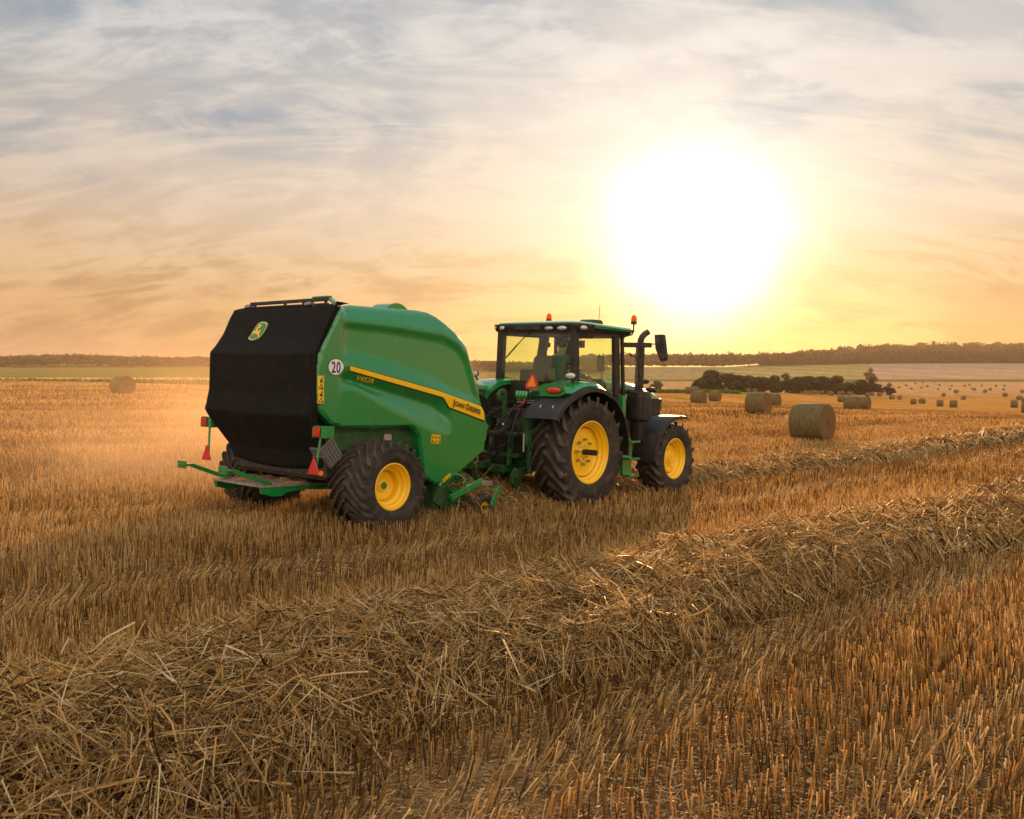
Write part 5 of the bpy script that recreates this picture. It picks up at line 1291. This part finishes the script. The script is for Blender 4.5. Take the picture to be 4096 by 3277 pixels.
# steps and tank
b = B(); b.prism([(1.16, 1.30), (1.30, 1.10), (1.42, .98), (1.42, .42), (1.15, .42), (1.12, 1.0)], 0, .98, 1.02); b.prism([(1.13, 1.78), (1.22, 1.78), (1.24, 1.2), (1.13, 1.2)], 0, .90, .98); b.obj('step_plate', M['green'], tr, smooth=False, bevel=.006)
for z in (1.01, .72, .43):
    b = B(); b.prism(rounded(.98, 1.18, 1.14, 1.44, .03), 2, z-.020, z+.016); b.obj('step', M['green'], tr, smooth=False, bevel=.004)
b = B(); b.prism([(.72, .50), (1.70, .45), (1.70, 1.05), (1.3, 1.30), (.72, 1.32)], 0, .38, .80); b.prism([(.72, .50), (1.70, .45), (1.70, 1.05), (1.3, 1.30), (.72, 1.32)], 0, -.80, -.38); b.obj('fuel_tank', M['dark'], tr, smooth=False, bevel=.05)
# exhaust with its canister
def rr_sq(cx, cy, r, n=24, p=3.2):
    return [(cx+r*math.copysign(abs(math.cos(a))**(2/p), math.cos(a)), cy+r*math.copysign(abs(math.sin(a))**(2/p), math.sin(a))) for a in np.linspace(0, 2*math.pi, n, endpoint=False)]
b = B(); ly = [(.10, 1.0), (.12, 1.15), (.13, 1.33), (.185, 1.37), (.195, 1.50), (.195, 1.74), (.185, 1.82), (.15, 1.865), (.085, 1.885)]
v = [(x, y, z) for r, z in ly for x, y in rr_sq(.80, 1.92, r)]; n = 24; f = [(j*n+i, j*n+(i+1) % n, (j+1)*n+(i+1) % n, (j+1)*n+i) for j in range(len(ly)-1) for i in range(n)]+[tuple(range(n)), tuple(range((len(ly)-1)*n, len(ly)*n))]
b.add(v, f); ex = b.obj('exhaust_canister', M['black'], tr, sharp=35)
b = B(); b.bar((.98, 1.80, 1.36), (.98, 1.80, 1.86), .02, .03); b.obj('canister_strap', M['dark'], ex, smooth=False)
b = B(); b.tube([(.80, 1.90, 1.86), (.80, 1.90, 2.70)], .080, 20); b.tube([(.80, 1.90, 2.68), (.80, 1.90, 2.76), (.815, 1.92, 2.83), (.85, 1.96, 2.89), (.89, 2.01, 2.93)], [.058, .058, .056, .054, .052], 18); b.obj('exhaust_stack', M['dark'], tr)
b = B(); b.tube([(.45, 1.60, 1.86), (.80, 1.60, 1.86), (.82, 1.75, 1.84)], .045, 10); b.obj('intake_duct', M['black'], tr)
b = B(); b.sphere((.60, 2.62, 1.90), (.10, .13, .055)); b.bar((.60, 2.62, 1.88), (.35, 2.62, 1.86), .03, .03); b.obj('hood_mirror', M['black'], tr)
b = B(); b.sphere((.60, 2.45, 2.05), (.05, .09, .045)); b.bar((.60, 2.45, 2.03), (.38, 2.45, 1.95), .02, .02); b.obj('hood_lamp', M['black'], tr)
# front fenders
FC = (2.68, .667)
for s in (-1, 1):
    b = B(); v = []; al = np.radians(np.linspace(-2, 112, 26))
    for a in al:
        def A(r): return (FC[0]-r*math.cos(a), FC[1]+r*math.sin(a))
        g_ = .05*float(ss(rad(90), rad(112), a)); r = .775+g_
        v += [(s*.72, *A(r-.01)), (s*1.15, *A(r)), (s*1.195, *A(r-.015)), (s*1.20, *A(r-.06)), (s*1.185, *A(r-.06)), (s*1.17, *A(r-.035)), (s*.72, *A(r-.03))]
    k = 7; f = [(i*k+j, i*k+(j+1) % k, (i+1)*k+(j+1) % k, (i+1)*k+j) for i in range(len(al)-1) for j in range(k)]+[tuple(range(k)), tuple(range((len(al)-1)*k, len(al)*k))]
    b.add(v, f); b.bar((s*.6, 2.68, .9), (s*.8, 2.6, 1.42), .04, .05); b.obj('front_fender', M['black'], tr, sharp=40)
# wheels
rt_b = tyre(.905, .58, .50, 21, .062, .066, .42, steps=7, shoulder=.10, curve=.35)
ft_b = tyre(.69, .46, .365, 19, .048, .054, .40, steps=7, shoulder=.075, curve=.35)
rr_b, oR = rim_b(.495, .56, .16, .12)
fr_b, oF = rim_b(.36, .44, .13, .10)
for s in (-1, 1):
    e = B(); e.cyl((.0, 0, 0), (.115, 0, 0), .16, 32)
    w_ = e.obj('rear_wheel', M['yellow'], tr); w_.location = (s*.935, -.055, .868); w_.rotation_euler = (rad(7), 0, 0 if s > 0 else math.pi)
    t_ = rt_b.obj('tyre', M['rubber'], w_, sharp=28); r_ = rr_b.obj('rim', M['yellow'], w_, sharp=30)
    e = B(); e.cyl((.10, 0, 0), (.36, 0, 0), .046, 24); e.cyl((.36, 0, 0), (.363, 0, 0), .03, 16); e.obj('axle_shaft', M['ink'], w_)
    e = B()
    for k_ in range(8):
        a = 2*math.pi*k_/8+.2; e.cyl((.10, -.20*math.cos(a), .20*math.sin(a)), (.155, -.20*math.cos(a), .20*math.sin(a)), .021, 8)
        e.cyl((.10, -.10*math.cos(a), .10*math.sin(a)), (.135, -.10*math.cos(a), .10*math.sin(a)), .013, 6)
    e.obj('wheel_nuts', M['steel'], w_)
    if s > 0:
        ringtext('580/70 R 38', .70, rad(-72), .2985, .078, M['letter'], t_, rad(40)); ringtext('MICHELIN', .70, rad(112), .2985, .070, M['letter'], t_, rad(36))
    e = B(); e.cyl((.0, 0, 0), (.12, 0, 0), .085, 24, .075)
    for k_ in range(5):
        a = 2*math.pi*k_/5+.4; c, d = math.cos(a), math.sin(a); e.bar((.045, -.10*c, .10*d), (.055, -.235*c, .235*d), .09, .05, up=(1, 0, 0))
    w_ = e.obj('front_wheel', M['yellow'], tr, smooth=True); w_.location = (s*.93, 2.68, .667); w_.rotation_euler = (rad(11), 0, 0 if s > 0 else math.pi)
    ft_b.obj('tyre', M['rubber'], w_, sharp=28); fr_b.obj('rim', M['yellow'], w_, sharp=30)

# ================================================================== DRIVER
dr_ = bpy.data.meshes.new('person'); po = bpy.data.objects.new('person', dr_); COL.objects.link(po); po.matrix_world = MF @ Matrix.Translation((.13, .42, 1.89))
tag(po, 'driver seen from behind in the cab, dark cap and blue shirt, seated', 'person')
def skin(o, joints, edges, sub=2):
    me = o.data; me.from_pydata([j[0] for j in joints], edges, []); me.update()
    md = o.modifiers.new('skin', 'SKIN')
    for i, j in enumerate(joints):
        sv_ = me.skin_vertices[0].data[i]; r = j[1]; sv_.radius = r if isinstance(r, tuple) else (r, r); sv_.use_root = (i == 0)
    m2 = o.modifiers.new('sub', 'SUBSURF'); m2.levels = sub; m2.render_levels = sub
def add_skin(o, joints, edges, sub=2):
    """skin needs its layer: made through a bmesh layer"""
    me = o.data; bm = bmesh.new(); ly_ = bm.verts.layers.skin.verify(); vs = []
    for i, (p, r) in enumerate(joints):
        v_ = bm.verts.new(p); d_ = v_[ly_]; d_.radius = r if isinstance(r, tuple) else (r, r); d_.use_root = (i == 0); vs.append(v_)
    for a, c in edges: bm.edges.new((vs[a], vs[c]))
    bm.to_mesh(me); bm.free(); o.modifiers.new('skin', 'SKIN').use_smooth_shade = True
    m2 = o.modifiers.new('sub', 'SUBSURF'); m2.levels = sub; m2.render_levels = sub
body = [((0, 0, 0), (.15, .12)), ((0, -.02, .18), (.14, .10)), ((.01, 0, .38), (.165, .10)), ((.02, .0, .50), (.10, .08)), ((.03, .02, .58), .055), ((.035, .03, .66), (.070, .080)), ((.04, .04, .78), (.078, .095)), ((.04, .045, .86), (.06, .075)),
        ((-.19, 0, .47), .058), ((-.25, .10, .24), .046), ((-.18, .34, .22), .036), ((-.14, .42, .25), .030), ((.23, 0, .47), .058), ((.31, .12, .24), .046), ((.30, .36, .20), .036), ((.28, .44, .20), .030),
        ((-.10, .10, -.02), .085), ((-.14, .48, .0), .065), ((-.14, .55, -.40), .05), ((-.14, .66, -.45), .035), ((.10, .10, -.02), .085), ((.14, .48, .0), .065), ((.14, .55, -.40), .05), ((.14, .66, -.45), .035)]
add_skin(po, body, [(0, 1), (1, 2), (2, 3), (3, 4), (4, 5), (5, 6), (6, 7), (3, 8), (8, 9), (9, 10), (10, 11), (3, 12), (12, 13), (13, 14), (14, 15), (0, 16), (16, 17), (17, 18), (18, 19), (0, 20), (20, 21), (21, 22), (22, 23)])
dr_.materials.append(M['skin'])
def garment(name, idxs, grow, m, edges):
    me = bpy.data.meshes.new(name); o = bpy.data.objects.new(name, me); COL.objects.link(o); o.parent = po; mp_ = {a: i for i, a in enumerate(idxs)}
    jj = [(body[a][0], tuple(r*grow for r in (body[a][1] if isinstance(body[a][1], tuple) else (body[a][1],)*2))) for a in idxs]
    add_skin(o, jj, [(mp_[a], mp_[c]) for a, c in edges]); me.materials.append(m); return o
garment('shirt', [0, 1, 2, 3, 8, 9, 10, 12, 13, 14], 1.16, M['shirt'], [(0, 1), (1, 2), (2, 3), (3, 8), (8, 9), (9, 10), (3, 12), (12, 13), (13, 14)])
garment('trousers', [0, 16, 17, 18, 20, 21, 22], 1.12, M['trouser'], [(0, 16), (16, 17), (17, 18), (0, 20), (20, 21), (21, 22)])
b = B(); b.sphere((.04, .035, .815), (.098, .115, .085), 20, 12); b.prism([(.04-.07, .13), (.04+.07, .13), (.04+.055, .225), (.04, .24), (.04-.055, .225)], 2, .80, .812); cp_ = b.obj('cap', M['cap'], po)
b = B(); b.sphere((.04, .01, .735), (.085, .085, .07), 16, 10); b.obj('hair', M['cap'], po)
for s in (-1, 1):
    b = B(); b.sphere((.04+s*.082, .035, .73), (.014, .024, .034), 10, 8); b.obj('ear', M['skin'], po)
    b = B(); b.sphere((.04+s*.032, .125, .755), .012, 8, 6); b.obj('eye', M['ink'], po)
b = B(); b.sphere((.04, .14, .725), (.014, .024, .024), 8, 6); b.obj('nose', M['skin'], po)
b = B(); b.sphere((.04, .13, .682), (.026, .008, .007), 8, 6); b.obj('mouth', mat('lips', (.35, .14, .11), .5), po)
# hands closed on the wheel and on the armrest lever
for s, base, dirn in ((-1, Vector((-.14, .42, .25)), Vector((.15, .75, .25)).normalized()), (1, Vector((.28, .44, .20)), Vector((0, .95, -.1)).normalized())):
    me = bpy.data.meshes.new('hand'); o = bpy.data.objects.new('hand', me); COL.objects.link(o); o.parent = po; side = dirn.cross(Vector((0, 0, 1))).normalized()
    J = [(tuple(base), (.022, .03)), (tuple(base+dirn*.045), (.018, .036))]; Ed = [(0, 1)]
    for q in range(4):
        L_ = (.042, .048, .045, .036)[q]; p = base+dirn*.085+side*(q-1.5)*.021; J.append((tuple(p), .0095)); Ed.append((1, len(J)-1))
        p2 = p+dirn*L_*.6+Vector((0, 0, -.022)); J.append((tuple(p2), .0085)); Ed.append((len(J)-2, len(J)-1)); p3 = p2-dirn*L_*.3+Vector((0, 0, -.024)); J.append((tuple(p3), .0075)); Ed.append((len(J)-2, len(J)-1))
    p = base+dirn*.03-side*.04*s; J.append((tuple(p), .011)); Ed.append((0, len(J)-1)); J.append((tuple(p+dirn*.04+Vector((0, 0, -.015))), .009)); Ed.append((len(J)-2, len(J)-1))
    add_skin(o, J, Ed, 1); me.materials.append(M['skin'])

# ================================================================== HAZE
b = B(); b.box(-7600, 7600, -75, 4400, -14, 185)
hz = b.obj('haze', None, None, smooth=False); tag(hz, 'warm evening haze over the fields', 'haze', kind='stuff')
m = bpy.data.materials.new('haze'); m.use_nodes = True; t = m.node_tree; t.nodes.remove(t.nodes['Principled BSDF'])
pv_ = t.nodes.new('ShaderNodeVolumePrincipled'); pv_.inputs['Color'].default_value = (1, .80, .58, 1); pv_.inputs['Density'].default_value = .00009; pv_.inputs['Anisotropy'].default_value = .25
t.links.new(pv_.outputs[0], t.nodes['Material Output'].inputs['Volume']); hz.data.materials.clear(); hz.data.materials.append(m)

# dust thrown up behind the baler, drifting to the left
b = B(); b.box(-11, 0.0, 12.5, 34, .25, 3.6); dz_ = b.obj('dust_cloud', None, None, smooth=False); tag(dz_, 'orange chaff dust drifting left behind the baler wheels', 'dust', kind='stuff')
m = bpy.data.materials.new('dust'); m.use_nodes = True; t = m.node_tree; t.nodes.remove(t.nodes['Principled BSDF'])
tcn = t.nodes.new('ShaderNodeTexCoord'); nzn = t.nodes.new('ShaderNodeTexNoise'); nzn.inputs['Scale'].default_value = .45; nzn.inputs['Detail'].default_value = 4
t.links.new(tcn.outputs['Object'], nzn.inputs['Vector']); sp_ = t.nodes.new('ShaderNodeSeparateXYZ'); t.links.new(tcn.outputs['Object'], sp_.inputs[0])
def mrn(sk, a, c, d, e):
    n = t.nodes.new('ShaderNodeMapRange'); n.interpolation_type = 'SMOOTHSTEP'; t.links.new(sk, n.inputs[0])
    for i, q in enumerate((a, c, d, e)): n.inputs[i+1].default_value = q
    return n.outputs[0]
def muln(a, c):
    n = t.nodes.new('ShaderNodeMath'); n.operation = 'MULTIPLY'; t.links.new(a, n.inputs[0])
    if isinstance(c, float): n.inputs[1].default_value = c
    else: t.links.new(c, n.inputs[1])
    return n.outputs[0]
k_ = muln(muln(mrn(nzn.outputs[0], .35, .75, .15, 1), mrn(sp_.outputs[2], .2, 3.4, 1, 0)), muln(muln(mrn(sp_.outputs[0], -11, -5, 0, 1), mrn(sp_.outputs[0], -2.5, 0, 1, 0)), muln(mrn(sp_.outputs[1], 12.5, 15.5, 0, 1), mrn(sp_.outputs[1], 20, 34, 1, 0))))
pv2 = t.nodes.new('ShaderNodeVolumePrincipled'); pv2.inputs['Color'].default_value = (1, .72, .44, 1); pv2.inputs['Anisotropy'].default_value = .45
t.links.new(muln(k_, .20), pv2.inputs['Density']); t.links.new(pv2.outputs[0], t.nodes['Material Output'].inputs['Volume']); dz_.data.materials.clear(); dz_.data.materials.append(m)
